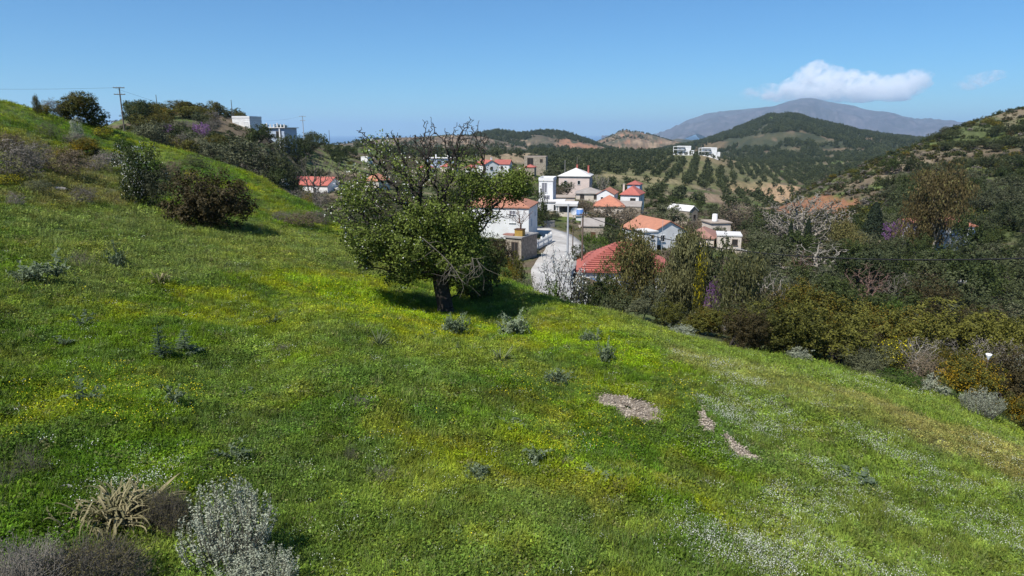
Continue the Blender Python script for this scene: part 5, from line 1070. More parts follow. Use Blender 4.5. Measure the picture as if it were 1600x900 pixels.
for a in [  # kind, column, row of the top, distance, width px, label
 ('domebush', 119, 145, 66, 66, 'large domed gorse bush on the skyline of the green crest'),
 ('darkbush', 147, 168, 66, 40, 'dark low bush at the lower right of the domed crest bush'),
 ('heather', 76, 154, 64, 24, 'grey purple bush between the crest bush and the thin sapling'),
 ('euc', 55, 149, 61, 12, 'thin lone sapling on the skyline'), ('gorse', 68, 162, 62, 22, 'small orange tinged bush at the foot of the thin sapling'),
 ('heather', 94, 161, 66, 14, 'small dark twiggy bush leaning against the domed crest bush'), ('silvermound', 118, 184, 56, 22, 'pale grey shrub below the domed crest bush'),
 ('evergreen', 214, 157, 148, 44, 'dark evergreen tree just right of the tall crest pole'), ('evergreen', 236, 166, 158, 34, 'second evergreen right of the tall crest pole'),
 ('oldgorse', 250, 162, 190, 26, 'gorse bush under the plain hilltop pole'), ('oldgorse', 284, 162, 196, 50, 'wide gorse bush on the top of the scrub hill'),
 ('darkbush', 312, 166, 200, 40, 'dark bush on the right shoulder of the scrub hill'), ('darkbush', 358, 168, 212, 40, 'rounded dark bush behind the white hilltop house'),
 ('gorse', 258, 175, 178, 40, 'rust tinged gorse patch below the plain hilltop pole'), ('oldgorse', 300, 176, 180, 52, 'broad gorse patch under the hilltop bushes'), ('darkbush', 328, 173, 190, 24, 'small dark bush above the bare hill shoulder'),
 ('evergreen', 418, 204, 182, 32, 'evergreen in front of the left of the terrace house'), ('olive', 440, 211, 178, 34, 'dark tree under the terrace house wall'), ('evergreen', 460, 212, 182, 28, 'dark bush at the right end of the terrace house'),
 ('redbud', 254, 194, 140, 32, 'redbud in purple bloom at the foot of the scrub hill'), ('redbud', 312, 193, 142, 30, 'paler redbud in bloom left of the hilltop house'),
 ('evergreen', 286, 196, 134, 48, 'dark evergreen between the two redbuds'), ('evergreen', 346, 204, 140, 52, 'evergreen under the white hilltop house'),
 ('evergreen', 402, 194, 158, 46, 'tall evergreen between the hilltop house and the terrace house'), ('greyolive', 388, 219, 104, 96, 'broad grey green olive tree spreading over the ravine'),
 ('greyolive', 330, 222, 112, 60, 'grey green tree at the left end of the ravine thicket'), ('olive', 438, 236, 108, 56, 'dark olive tree at the right end of the ravine thicket'),
 ('evergreen', 428, 262, 94, 46, 'dark bush hiding the left end of the long red roofed house'), ('bareshrub', 490, 240, 132, 62, 'grey leafless thicket above the long red roofed house'),
 ('evergreen', 488, 262, 168, 40, 'dark tree directly behind the long red roof'), ('olive', 466, 211, 222, 28, 'dark tree at the foot of the far crossarm pole'),
 ('bareshrub', 528, 252, 150, 42, 'pale leafless shrub right of the grey thicket'), ('heather', 470, 296, 100, 60, 'grey brush at the mouth of the ravine'), ('gorse', 478, 303, 72, 26, 'orange gorse patch below the long red roofed house'),
 ('evergreen', 722, 226, 330, 48, 'dark round tree behind the flat roofed house'), ('farolive', 700, 232, 320, 30, 'smaller dark tree left of the dark round tree'),
 # around the pear tree and the road
 ('densebush', 746, 344, 28, 86, 'dense dark evergreen bush close behind the right of the pear tree'),
 ('rustbush', 776, 373, 64, 58, 'reddish brown bush below the stone shed'), ('darkbush', 806, 398, 52, 40, 'dark bush between the shed and the road end'), ('gorse', 796, 410, 47, 34, 'bush with a few orange flowers near the road end'),
 ('bareshrub', 828, 432, 43, 38, 'grey leafless shrub in front of the road end'), ('almond', 868, 388, 46, 56, 'slender leafless almond tree in front of the road'), ('almond', 893, 402, 43, 60, 'almond tree in white blossom under the lamp pole'),
 ('greenbush', 870, 440, 42, 44, 'fresh green bush at the foot of the slender almond'), ('sageshrub', 815, 432, 38, 56, 'pale sage shrubs along the edge by the pear tree'), ('greyolive', 905, 432, 44, 34, 'grey leaved bush left of the red roofed house'),
 ('evergreen', 935, 432, 46, 62, 'bright evergreen bush below the left end of the red hip roof'), ('olive', 968, 452, 42, 56, 'dark bush under the brown eucalyptus'), ('greyolive', 1022, 446, 43, 50, 'grey green bush between the two eucalyptus trees'),
 ('euc', 1012, 376, 55, 64, 'smaller eucalyptus hiding the middle of the red hip roof'), ('euc', 984, 363, 53, 96, 'brown tinged eucalyptus in front of the red hip roof'), ('eucgreen', 1073, 362, 52, 74, 'tall grey green eucalyptus right of the red hip roof'), ('eucgreen', 1158, 392, 47, 94, 'broad grey green eucalyptus standing alone further down the slope'),
 ('yellowbush', 1098, 386, 50, 22, 'narrow yellow flowering bush against the tall eucalyptus'), ('olive', 1120, 372, 66, 60, 'dark olive tree behind the narrow yellow bush'), ('redbud', 1116, 438, 48, 24, 'small redbud between the two grey green eucalyptus'),

 ('sageshrub', 945, 478, 30.5, 36, 'low yellowish shrub on the meadow edge'),
 # behind the lower edge
 ('oldgorse', 1276, 454, 36, 130, 'great gorse bush with fading orange flowers'), ('darkbush', 1330, 480, 36, 80, 'dark bush behind the yellow green gorse'), ('rustbush', 1210, 476, 37, 70, 'brownish bush at the left end of the gorse clump'),
 ('darkbush', 1500, 478, 50, 150, 'low wide dark hedge of scrub under the thicket pole'), ('darkbush', 1430, 498, 46, 110, 'low dark scrub right of the yellow green gorse'), ('darkbush', 1580, 500, 46, 110, 'low dark scrub below the olive thicket'),
 ('heather', 1470, 528, 39, 90, 'grey heather strip behind the straggling yellow bush'), ('heather', 1560, 536, 39, 80, 'grey heather strip further along the edge'), ('silvermound', 1600, 540, 38, 40, 'silvery shrub at the end of the heather strip'),
 # valley thicket
 ('planetree', 1262, 306, 122, 132, 'big pale barked plane tree without leaves below the red earth scar'), ('conifer', 1237, 345, 114, 16, 'narrow dark conifer left of centre under the plane tree'), ('conifer', 1264, 341, 116, 22, 'narrow dark conifer right of its twin under the plane tree'),
 ('evergreen', 1256, 360, 108, 62, 'dark evergreen mass below the plane tree'), ('euc', 1322, 344, 118, 66, 'yellow green tree right of the plane tree'), ('conifer', 1370, 316, 128, 46, 'dark ragged conifer left of the redbud'),
 ('redbud', 1408, 344, 124, 48, 'wide redbud in vivid purple bloom beside the brown eucalyptus'), ('eucbrown', 1476, 262, 118, 104, 'huge brown eucalyptus in front of a half hidden house'),
 ('palebare', 1285, 384, 92, 92, 'pale leafless tangle above the cable'), ('redbare', 1252, 392, 90, 46, 'reddish leafless shrub left of the pale tangle'), ('evergreen', 1440, 366, 108, 44, 'dark tree under the left of the brown eucalyptus'), ('evergreen', 1518, 338, 108, 52, 'dark tree under the right of the brown eucalyptus'), ('olive', 1494, 374, 106, 40, 'dark bush at the foot of the brown eucalyptus'), ('olive', 1412, 368, 112, 40, 'dark bush under the wide redbud'),
 ('bareshrub', 1215, 352, 120, 60, 'grey leafless tree by the dirt lane'),
 ('redbare', 1362, 414, 72, 70, 'fan of reddish bare stems in the thicket'), ('bareshrub', 1408, 428, 70, 60, 'grey bare shrub right of the reddish stems'), ('rustbush', 1452, 436, 64, 84, 'rusty dark bush left of the thicket pole'),
 ('palebare', 1206, 428, 58, 54, 'pale bare shrub beside the lone eucalyptus'), ('gorse', 1260, 440, 52, 60, 'olive yellow bush above the great gorse'), ('evergreen', 1345, 448, 56, 70, 'glossy green bush above the yellow green gorse'), ('greenbush', 1392, 470, 54, 50, 'light green bush in the thicket hollow'),
 # village gardens
 ('baretree', 958, 322, 128, 78, 'brown leafless tree in front of the red hip roofs'), ('baretree', 992, 328, 122, 66, 'leafless tree below the grey roofed ruin'), ('baretree', 915, 312, 141, 36, 'bare bushy tree right of the carport'),
 ('evergreen', 884, 284, 188, 30, 'dark round tree in front of the pink house'), ('evergreen', 872, 288, 184, 24, 'second round tree in front of the pink house'), ('greyolive', 860, 327, 124, 40, 'olive tree in the yard below the white annexe'),
 ('greyolive', 1050, 318, 134, 62, 'wide grey olive tree behind the orange roofed house'), ('evergreen', 1040, 301, 158, 48, 'dark tree behind the wide grey olive'), ('olive', 958, 350, 98, 52, 'dark tree right of the stone hut'), ('evergreen', 990, 358, 92, 60, 'dark green tree left of the orange roofed house'),
 ('baretree', 1080, 345, 112, 46, 'grey leafless tree behind the dull red barn roof'), ('baretree', 1150, 318, 140, 62, 'grey leafless tree above the tank hut'), ('evergreen', 1190, 326, 150, 74, 'dark evergreen clump above the dirt lane'), ('greenbush', 935, 366, 95, 34, 'bright green weeds below the stone hut'),
 ('greenbush', 915, 362, 97, 24, 'smaller green bush left of the bright weeds'), ('sageshrub', 928, 380, 88, 40, 'grey rounded shrub beside the road bend'), ('evergreen', 845, 296, 112, 22, 'dark cypress like tree behind the white house corner'), ('greyolive', 842, 340, 112, 26, 'brownish garden shrub beyond the white house'),
 ('palebare', 935, 272, 205, 24, 'pale dead tree right of the pink house'), ('palebare', 945, 276, 205, 20, 'second pale dead tree right of the pink house'), ('greyolive', 868, 262, 235, 44, 'yellowish tree on the slope left of the pink house'), ('evergreen', 905, 384, 83, 30, 'dark shrub at the left corner of the red hip roof'),
 ('greyolive', 1172, 404, 75, 60, 'olive tree behind the lone eucalyptus'), ('evergreen', 1128, 354, 116, 30, 'dark shrub in front of the tank hut'), ('evergreen', 720, 300, 125, 40, 'dark tree at the back left of the tall white house'),
]:
    o = note(plant_top(*a), a[4] / F * a[3] * 0.4)
    if a[0] in ('planetree',): pass
# ---- shrubs on the left slope
for a in [
 ('rustbush', 331, 357, 126, 80, 'big rusty dark bush on the left slope'), ('whitebush', 222, 322, 62, 84, 'bush in white flower left of the rusty bush'), ('sageshrub', 250, 330, 50, 60, 'sage green shrub leaning on the rusty bush'), ('greenbush', 198, 240, 26, 22, 'green bush above the white flowering bush'),
 ('heather', 30, 278, 70, 44, 'purple grey shrub, largest of the scrub patch at the photo edge'), ('heather', 52, 262, 40, 30, 'pale grey shrub on top of the large purple grey one'), ('brownshrub', 100, 276, 60, 36, 'brown shrub right of the purple grey shrub'), ('gorse', 138, 246, 40, 24, 'yellow gorse cushion, upper of two on the slope'),
 ('gorse', 108, 254, 34, 18, 'yellow gorse cushion, lower of two on the slope'), ('sageshrub', 74, 214, 30, 18, 'grey green shrub on the upper slope'), ('heather', 118, 228, 36, 16, 'mauve heather on the upper slope'), ('heather', 160, 268, 44, 26, 'grey heather beside the yellow gorse'), ('heather', 182, 258, 30, 18, 'small grey heather uphill of the white flowering bush'),
 ('yellowbush', 162, 216, 30, 16, 'patch of yellow flowers on the green slope'), ('brownshrub', 268, 284, 40, 28, 'brown twiggy shrub above the rusty bush'), ('yellowbush', 300, 282, 24, 16, 'small yellow flowered bush touching the rusty bush'), ('heather', 132, 320, 34, 24, 'grey tuft low on the slope'), ('brownshrub', 14, 240, 40, 26, 'brown shrub at the photo edge on the upper slope'),
 ('sageshrub', 60, 305, 44, 20, 'low green shrub under the purple grey shrub'), ('yellowbush', 14, 292, 40, 16, 'yellow flower patch at the photo edge'), ('heather', 24, 322, 24, 18, 'small grey shrub below the yellow flower patch'), ('brownshrub', 235, 300, 30, 24, 'dead brown shrub in the white flowering bush'), ('sageshrub', 306, 262, 36, 20, 'sage shrub on the green slope edge'), ('darkbush', 374, 290, 14, 10, 'small dark bush right of the rusty bush'),
 ('brownshrub', 470, 355, 60, 24, 'brown scrub where the slope falls to the ravine'), ('heather', 500, 350, 36, 20, 'grey scrub left of the pear tree crown'), ('heather', 440, 345, 30, 14, 'low grey tuft on the falling slope'), ('greenbush', 408, 374, 28, 12, 'low bright green tuft on the falling slope'),
]: note(plant_hit(*a[:5], a[5]), 0.5)
# ---- plants in the meadow
for a in [
 ('tallthistle', 252, 560, 40, 46, 'tall grey green thistle, left of a close pair'), ('tallthistle', 290, 553, 42, 34, 'tall grey green thistle, right of a close pair'), ('bigthistle', 186, 424, 30, 34, 'spiky grey thistle on the upper meadow'), ('deadsquill', 250, 444, 46, 20, 'flattened dry squill clump on the upper meadow'),
 ('darkthistle', 426, 508, 24, 18, 'small dark rosette plant left of the pear tree shadow'), ('squill', 592, 542, 44, 28, 'strap leaved squill in front of the pear tree'), ('squill', 785, 566, 44, 24, 'strap leaved squill in the yellow flowers'), ('bigthistle', 712, 524, 52, 34, 'grey thistle clump in front of the pear trunk'),
 ('bigthistle', 806, 524, 60, 34, 'grey thistle clump at the right end of the tree shadow'), ('thistle', 672, 528, 26, 14, 'small thistle left of the trunk clump'), ('tallthistle', 716, 551, 14, 18, 'short upright thistle below the trunk clump'), ('bigthistle', 920, 538, 34, 24, 'grey thistle in the yellow flowers'),
 ('bigthistle', 948, 566, 34, 32, 'upright grey thistle right of the yellow flowers'), ('thistle', 836, 726, 46, 36, 'pale thistle rosette in the lower meadow'), ('thistle', 138, 630, 56, 32, 'pale thistle rosette below the tall pair'), ('thistle', 272, 636, 44, 38, 'curled grey thistle in the middle meadow'),
 ('thistle', 362, 722, 62, 36, 'silvery thistle above the silver shrub'), ('deadstalk', 548, 722, 24, 34, 'dark dead stalk cluster in the lower meadow'), ('deadstalk', 594, 752, 70, 26, 'low grey twiggy plant in the lower meadow'), ('bigthistle', 745, 748, 62, 22, 'flat thistle clump in the lower meadow'),
 ('darkthistle', 130, 510, 34, 20, 'dark rosette plant in the left meadow'), ('darkthistle', 100, 540, 34, 16, 'dark low plant near the left meadow'), ('deadstalk', 440, 552, 30, 16, 'thin grey stalk plant in the open meadow'), ('bigthistle', 60, 440, 70, 30, 'wide grey green thistle clump at the photo edge'),
 ('deadstalk', 128, 420, 44, 30, 'brown dry stalks on the upper meadow'), ('deadstalk', 560, 640, 50, 26, 'dry stalk plant in the middle of the meadow'), ('thistle', 800, 668, 46, 16, 'flat pale plant in the open meadow'), ('bigthistle', 870, 600, 52, 22, 'faded plant among the yellow flowers'),
 ('darkthistle', 1335, 756, 60, 18, 'dark green tuft among white flowers on the right slope'), ('darkthistle', 390, 620, 34, 14, 'dark low leaves in the middle meadow'), ('deadstalk', 886, 728, 30, 18, 'withered plant right of the pale rosette'), ('thistle', 930, 752, 56, 22, 'blue green thistle rosette in the lower meadow'),
 ('drysquill', 174, 822, 144, 44, 'heap of withered squill leaves near the bottom corner'), ('browntwig', 262, 832, 72, 66, 'dark dry shrub between the squill heap and the silver shrub'), ('silverbush', 362, 884, 128, 116, 'silvery upright shrub, larger of two'), ('silverbush', 404, 935, 110, 66, 'silvery shrub cut by the bottom edge of the photo'),
 ('greytwig', 36, 940, 128, 80, 'grey brown dry shrub filling the bottom corner'), ('browntwig', 148, 926, 140, 74, 'brown dry shrub right of the grey one in the bottom corner'), ('deadstalk', 50, 744, 44, 50, 'dry brown shrub at the left photo edge'), ('deadstalk', 6, 764, 44, 40, 'greyish shrub cut by the left photo edge'),
]: plant_hit(*a[:5], a[5])
for a in [('silvermound', 1062, 522, 46, 14, 'low silver shrub on the meadow edge below the eucalyptus'), ('silvermound', 1250, 566, 44, 20, 'silver shrub in front of the dark gorse clump'), ('sageshrub', 1342, 582, 64, 34, 'silver grey shrub right of the dark gorse clump'),
 ('silvermound', 1458, 616, 40, 26, 'round silver shrub left of the bright gorse'), ('silverbush', 1530, 652, 50, 36, 'spiky silver shrub below the bright gorse'), ('greenbush', 1405, 602, 60, 20, 'low green shrub under the dry brown shrub'),
 ('domebush', 1105, 524, 62, 42, 'rounded olive bush on the meadow edge by the retaining wall'), ('darkbush', 1046, 510, 56, 40, 'dark bush left of the retaining wall'), ('greyolive', 998, 500, 46, 34, 'grey green bush on the meadow edge below the eucalyptus'), ('rustbush', 1162, 546, 70, 62, 'brown green bush below the lone eucalyptus'),
 ('darkbush', 1226, 556, 104, 80, 'dark dense bush left of the great gorse'), ('darkbush', 1292, 566, 120, 78, 'dark bush in front of the great gorse'), ('oldgorse', 1366, 562, 124, 74, 'yellow green gorse bush right of the great gorse'), ('domebush', 1318, 556, 70, 62, 'domed gorse between the dark bushes'),
 ('yellowbush', 1398, 582, 60, 46, 'straggling bush with bright yellow flowers'), ('palebare', 1430, 590, 48, 54, 'pale leafless shrub on the lower meadow edge'), ('brownshrub', 1446, 602, 56, 44, 'dry brown shrub beside the pale leafless one'), ('oldgorse', 1476, 598, 54, 46, 'dull gorse left of the bright gorse'),
 ('gorse', 1514, 630, 84, 58, 'gorse bush with bright orange yellow flowers'), ('rustbush', 1574, 636, 92, 76, 'dark rusty bush behind the bright gorse'), ('gorse', 1602, 676, 62, 52, 'gorse bush cut by the edge of the photo'), ('darkbush', 1540, 606, 90, 60, 'dark bush above the bright gorse')]: note(plant_hit(*a[:5], a[5]), 0.8)

# ---- stones, bare soil, marker
def rock(name, label, u, v, wpx, mat, seed, flat=0.5, cat='stone'):
    import bmesh
    p = hit(u, v); s = wpx / F * np.linalg.norm(p) / 2; bm = bmesh.new(); bmesh.ops.create_icosphere(bm, subdivisions=2, radius=1)
    g = r_(seed)
    for q in bm.verts:
        k = 0.75 + 0.5 * float(vnoise(q.co.x * 2 + seed, q.co.y * 2 + q.co.z * 3, seed)); q.co = Vector((q.co.x * k * s, q.co.y * k * s * 0.8, q.co.z * k * s * flat))
    me = bpy.data.meshes.new(name); bm.to_mesh(me); bm.free(); me.materials.append(M[mat]); return tag(add(name, me, None, p + [0, 0, s * flat * 0.35]), label, cat)
rock('white_stone', 'white stone beside the squill heap', 103, 766, 20, 'whitestone', 1); rock('stone', 'pale stone in the bottom meadow', 1126, 842, 12, 'whitestone', 2); rock('stone', 'pale boulder where the meadow meets the dark bushes', 1166, 547, 14, 'whitestone', 3)
rock('stone', 'flat grey stone on the scrubby left slope', 92, 297, 20, 'stone', 4, 0.3); rock('stone', 'pale rock at the left edge of the scrub patch', 12, 223, 14, 'stone', 5); rock('stone', 'long pale rock on the meadow edge under the silver shrub', 925, 480, 26, 'stone', 6, 0.35)
rock('stone', 'small stone on the right end of the meadow edge', 1520, 665, 10, 'whitestone', 7); rock('stone', 'pale stone right of the trodden path', 1450, 640, 9, 'whitestone', 8)
p = on_ground(1545, 31, 555); zt = slope(1545, 555) * 31 - p[2]; o = add('marker_post', None, None, p); add('post', lm('post', tubes([(0, 0, -0.3, 0, 0, zt - 0.15, 0.03, 0.03)], 6), M['wood']), o)
add('funnel', mesh_np('funnel', *lathe([(0.03, zt - 0.18), (0.06, zt - 0.1), (0.10, zt + 0.0), (0.11, zt + 0.05), (0.09, zt + 0.04), (0.01, zt + 0.04)])), o); o.children[-1].data.materials.append(M['whitewash']); tag(o, 'white funnel on a post behind the lower bushes', 'marker')
SOIL = [[(922, 622), (945, 615), (985, 620), (1020, 634), (1040, 648), (1038, 662), (1010, 662), (980, 658), (950, 640), (925, 632)], [(1090, 645), (1098, 640), (1104, 655), (1118, 668), (1116, 680), (1100, 678), (1092, 668)], [(1126, 684), (1135, 682), (1160, 700), (1188, 720), (1186, 726), (1165, 720), (1140, 706)]]
m_soil = solid_mat('bare_soil', (0.30, 0.245, 0.185), (0.19, 0.15, 0.11), 9, 0.95, 0.9, 30); SOILXY = []
mc = [solid_mat('wood_chip', (0.45, 0.385, 0.30), (0.34, 0.285, 0.22), 8), solid_mat('grey_pebble', (0.34, 0.29, 0.26), (0.25, 0.21, 0.19), 8)]
for si, poly in enumerate(SOIL):
    g = r_(300 + si); P_ = np.array([hit(u, v) for u, v in poly]); c = P_.mean(0)
    t = np.linspace(0, 1, len(P_) + 1); rad = []
    tq = np.linspace(0, 1, 48, endpoint=False); O = np.stack([np.interp(tq, t, np.append(P_[:, k], P_[0, k])) for k in (0, 1)], 1)
    O = c[:2] + (O - c[:2]) * (1.06 + 0.14 * g.normal(size=(48, 1)))
    V, Fq = [], []
    for q in (1.0, 0.8, 0.55, 0.3, 0.1): xy = c[:2] + (O - c[:2]) * q; V.append(np.concatenate([xy, (ground_z(xy[:, 0], xy[:, 1]) + (0.03 if q < 1 else -0.03) + 0.02 * g.random(48))[:, None]], 1))
    i = np.arange(48); Q = np.concatenate([np.stack([k * 48 + i, k * 48 + (i + 1) % 48, (k + 1) * 48 + (i + 1) % 48, (k + 1) * 48 + i], -1) for k in range(4)])
    V = np.concatenate(V); tag(add('bare_soil', mesh_np('bare_soil', V, Q, [m_soil], smooth=True)), kind='structure'); SOILXY.append(O)
    n = 900 if si == 0 else 320; k = g.integers(0, 48, n); q = np.sqrt(g.random(n))[:, None] * 0.95; xy = c[:2] + (O[k] - c[:2]) * q
    P = np.concatenate([xy, (ground_z(xy[:, 0], xy[:, 1]) + 0.055)[:, None]], 1); N = norm(g.normal(size=P.shape) * 0.4 + [0, 0, 1])
    tag(add('wood_chips', mesh_np('wood_chips', *kites(P, N, 0.05 * (0.5 + g.random(n)), 0.5, g), [mc[0]])), kind='stuff')

# ------------------------------------------------------------------ trees by the dozen
def free(x, y, rad, u0, u1, vt, r, hide=True):
    for hx, hy, hr, a, b, c, d, rr, _ in HOUSES:
        if math.hypot(x - hx, y - hy) < hr * 0.85 + rad: return False
        if hide and r < rr and u1 > a - 1 and u0 < b + 1 and vt < c + (d - c) * 0.6: return False
    for q in RC[::3]:
        if math.hypot(x - q[0], y - q[1]) < 3.0 + rad: return False
    return True
KPHRASE = {'olive': 'dark olive tree', 'greyolive': 'grey green olive tree', 'evergreen': 'deep green evergreen tree', 'darkbush': 'dark green bush', 'rustbush': 'rusty brown bush', 'oldgorse': 'dull yellow gorse', 'gorse': 'orange flowered gorse',
 'heather': 'grey brown scrub cushion', 'bareshrub': 'leafless grey shrub', 'sageshrub': 'pale sage shrub', 'baretree': 'leafless brown tree', 'greenbush': 'fresh green bush', 'brownshrub': 'dry brown shrub'}
MARKS = [((q[3] + q[4]) / 2, (q[5] + q[6]) / 2, q[8]) for q in HOUSES] + [(1262, 350, 'bare plane tree'), (1476, 320, 'huge brown eucalyptus'), (1370, 350, 'ragged conifer'), (1501, 462, 'thicket pole'), (1300, 500, 'great gorse'), (1362, 440, 'reddish bare stems'),
 (1158, 440, 'lone eucalyptus'), (990, 420, 'brown tinged eucalyptus'), (1073, 420, 'tall grey green eucalyptus'), (1285, 410, 'pale leafless tangle'), (1452, 470, 'rusty thicket bush'), (1512, 600, 'bright gorse'), (1408, 360, 'wide redbud'), (1280, 325, 'red earth scar'),
 (740, 420, 'pear tree trunk'), (860, 430, 'road end'), (1110, 490, 'retaining wall'), (388, 250, 'broad ravine olive'), (286, 215, 'hill redbuds'), (490, 260, 'grey leafless thicket'), (472, 205, 'far crossarm pole'), (560, 330, 'pear tree crown'), (1560, 545, 'white funnel'), (1600, 300, 'terrace rows'), (1600, 420, 'end of the black cable'), (1430, 300, 'gap beside the ragged conifer'), (1560, 360, 'slope past the hidden house'), (1590, 500, 'end of the low wire')]
STREWN = []
def relabel():
    fam = {}
    for o, u, v, k in STREWN:
        m_ = min(MARKS, key=lambda q: math.hypot(q[0] - u, (q[1] - v) * 1.3)); du, dv = u - m_[0], v - m_[1]
        rel = ('right of' if du > 0 else 'left of') if abs(du) > abs(dv) * 1.2 else ('below' if dv > 0 else 'above')
        fam.setdefault((KPHRASE[k], rel, m_[2]), []).append((math.hypot(du, dv), o))
    for (kp, rel, ph), L_ in fam.items():
        L_.sort(key=lambda q: q[0])
        for i, (_, o) in enumerate(L_):
            o['label'] = f'{kp} {rel} the {ph}' + ('' if len(L_) == 1 else ', ' + ('nearest', 'second', 'third', 'fourth', 'fifth', 'sixth', 'seventh', 'eighth', 'ninth', 'tenth', 'eleventh', 'twelfth')[min(i, 11)] + '')
def strew(n, u0, u1, r0, r1, kinds, wm, label, group, seed, ok=None, gap=0.75, hide=True, hw=(0.75, 1.1), limit=None):
    g = random.Random(seed); done = 0
    for _ in range(n * 12):
        if done >= n: break
        u = g.uniform(u0, u1); r = math.exp(g.uniform(math.log(r0), math.log(r1))); p = on_ground(u, r, 330)
        w = g.uniform(*wm); h = w * g.uniform(*hw); uu, vv = project(*p); vt = project(p[0], p[1], p[2] + h)[1]; hp = w / r * F / 2
        if ok and not ok(uu, vv, r): continue
        if not free(p[0], p[1], w * 0.5, uu - hp, uu + hp, vt, r, hide): continue
        if any(math.hypot(p[0] - a, p[1] - b) < (w * 0.5 + c) * gap for a, b, c in PLANTED): continue
        k = g.choice(kinds); p[2] -= 0.04 * h; o = note(plant(k, p, w, h, label, group), w * 0.5); done += 1; STREWN.append((o, uu, (vv + vt) / 2, k))
strew(26, 1180, 1650, 44, 66, ['olive', 'greyolive', 'evergreen', 'darkbush', 'rustbush'], (2.6, 4.6), 'dense dark olive or evergreen bush in the valley thicket', 'bushes of the valley thicket', 1, lambda u, v, r: v < 545, hw=(0.6, 0.85))
strew(70, 1150, 1660, 66, 140, ['olive', 'olive', 'greyolive', 'evergreen'], (3.4, 6.0), 'dark olive tree crowded in the valley bottom', 'olive trees crowding the valley bottom', 2, hw=(0.7, 0.95))
strew(55, 1380, 1680, 140, 235, ['olive', 'olive', 'greyolive', 'evergreen'], (4.2, 6.5), 'dark olive tree on the lower slope of the facing hill', 'olive trees on the lower slope of the facing hill', 3, lambda u, v, r: not (1420 < u < 1530 and v > 330), hw=(0.7, 0.9))
for row, (ua, ub, va, vb, n, r) in enumerate(((1466, 1600, 236, 230, 10, 255), (1492, 1610, 262, 258, 9, 238), (1540, 1610, 214, 206, 5, 282), (1452, 1500, 222, 214, 4, 268), (1440, 1486, 272, 262, 4, 232), (1408, 1440, 290, 280, 3, 222))):
    g = random.Random(row)
    for k in range(n):
        u = ua + (ub - ua) * (k + 0.5 + g.uniform(-0.2, 0.2)) / n; v = va + (vb - va) * k / n + g.uniform(-1, 1); p = hit(u, v); w = 15 / F * np.linalg.norm(p) * g.uniform(0.9, 1.25)
        note(plant('olive', p - [0, 0, 0.2], w, w * 0.85, 'round olive tree in the terrace rows of the facing hill', 'olive trees in terrace rows on the facing hill'), w * 0.4)
strew(50, 1230, 1650, 180, 330, ['darkbush', 'oldgorse', 'gorse', 'greyolive'], (2.0, 4.0), 'scattered scrub bush on the upper slope of the facing hill', 'scrub bushes on the facing hill', 4, hw=(0.5, 0.75))
strew(14, 1180, 1400, 130, 200, ['olive', 'evergreen', 'darkbush'], (3.0, 5.0), 'dark bush around the red earth scar', 'bushes around the red earth scar', 5, lambda u, v, r: v > 345 or v < 312)
strew(40, 225, 470, 100, 200, ['evergreen', 'olive', 'greyolive', 'oldgorse', 'heather'], (3.0, 5.5), 'dark tree or bush in the ravine under the scrub hill', 'thicket under the scrub hill', 6, hw=(0.6, 0.9))
strew(14, 440, 560, 205, 260, ['olive', 'evergreen'], (4.0, 6.5), 'dark tree on the low ridge by the sea', 'trees on the low ridge by the sea', 7)
strew(18, 440, 620, 95, 200, ['greyolive', 'heather', 'bareshrub', 'sageshrub'], (2.5, 4.5), 'pale shrub on the slope around the long red roofed house', 'shrubs around the long red roofed house', 8, hw=(0.5, 0.8))
strew(80, 600, 860, 130, 300, ['olive', 'evergreen', 'greyolive', 'baretree', 'sageshrub'], (2.5, 5.0), 'garden tree between the upper village houses', 'garden trees of the upper village', 9, hw=(0.6, 0.9))
strew(85, 850, 1200, 85, 215, ['olive', 'evergreen', 'greyolive', 'baretree', 'greenbush', 'brownshrub', 'baretree'], (2.2, 4.6), 'garden tree between the lower village houses', 'garden trees of the lower village', 10, hw=(0.6, 0.95))
strew(22, 760, 1180, 36, 60, ['darkbush', 'evergreen', 'greyolive', 'sageshrub', 'greenbush'], (1.6, 3.0), 'bush on the steep bank below the meadow edge', 'bushes on the bank below the meadow', 11, lambda u, v, r: not (810 < u < 885), hw=(0.5, 0.8))
strew(24, 1180, 1660, 31, 44, ['darkbush', 'heather', 'oldgorse', 'sageshrub', 'rustbush'], (1.6, 3.0), 'low bush filling the terrace under the meadow edge', 'bushes on the terrace under the meadow', 12, hw=(0.45, 0.7))
strew(12, 480, 690, 52, 95, ['heather', 'sageshrub', 'darkbush', 'brownshrub'], (1.5, 3.0), 'shrub in the hollow behind the pear tree', 'shrubs in the hollow behind the pear tree', 13, hw=(0.5, 0.8))

relabel()
for k in range(11):
    u = 1046 + 8.5 * k; p = on_ground(u, 626, 245); w = 4.6 * (0.85 + 0.3 * ((k * 37) % 10) / 10); plant('farolive', p - [0, 0, 0.3], w, w * 0.9, 'olive tree standing right in front of the two white villas', 'olive trees in front of the villas')
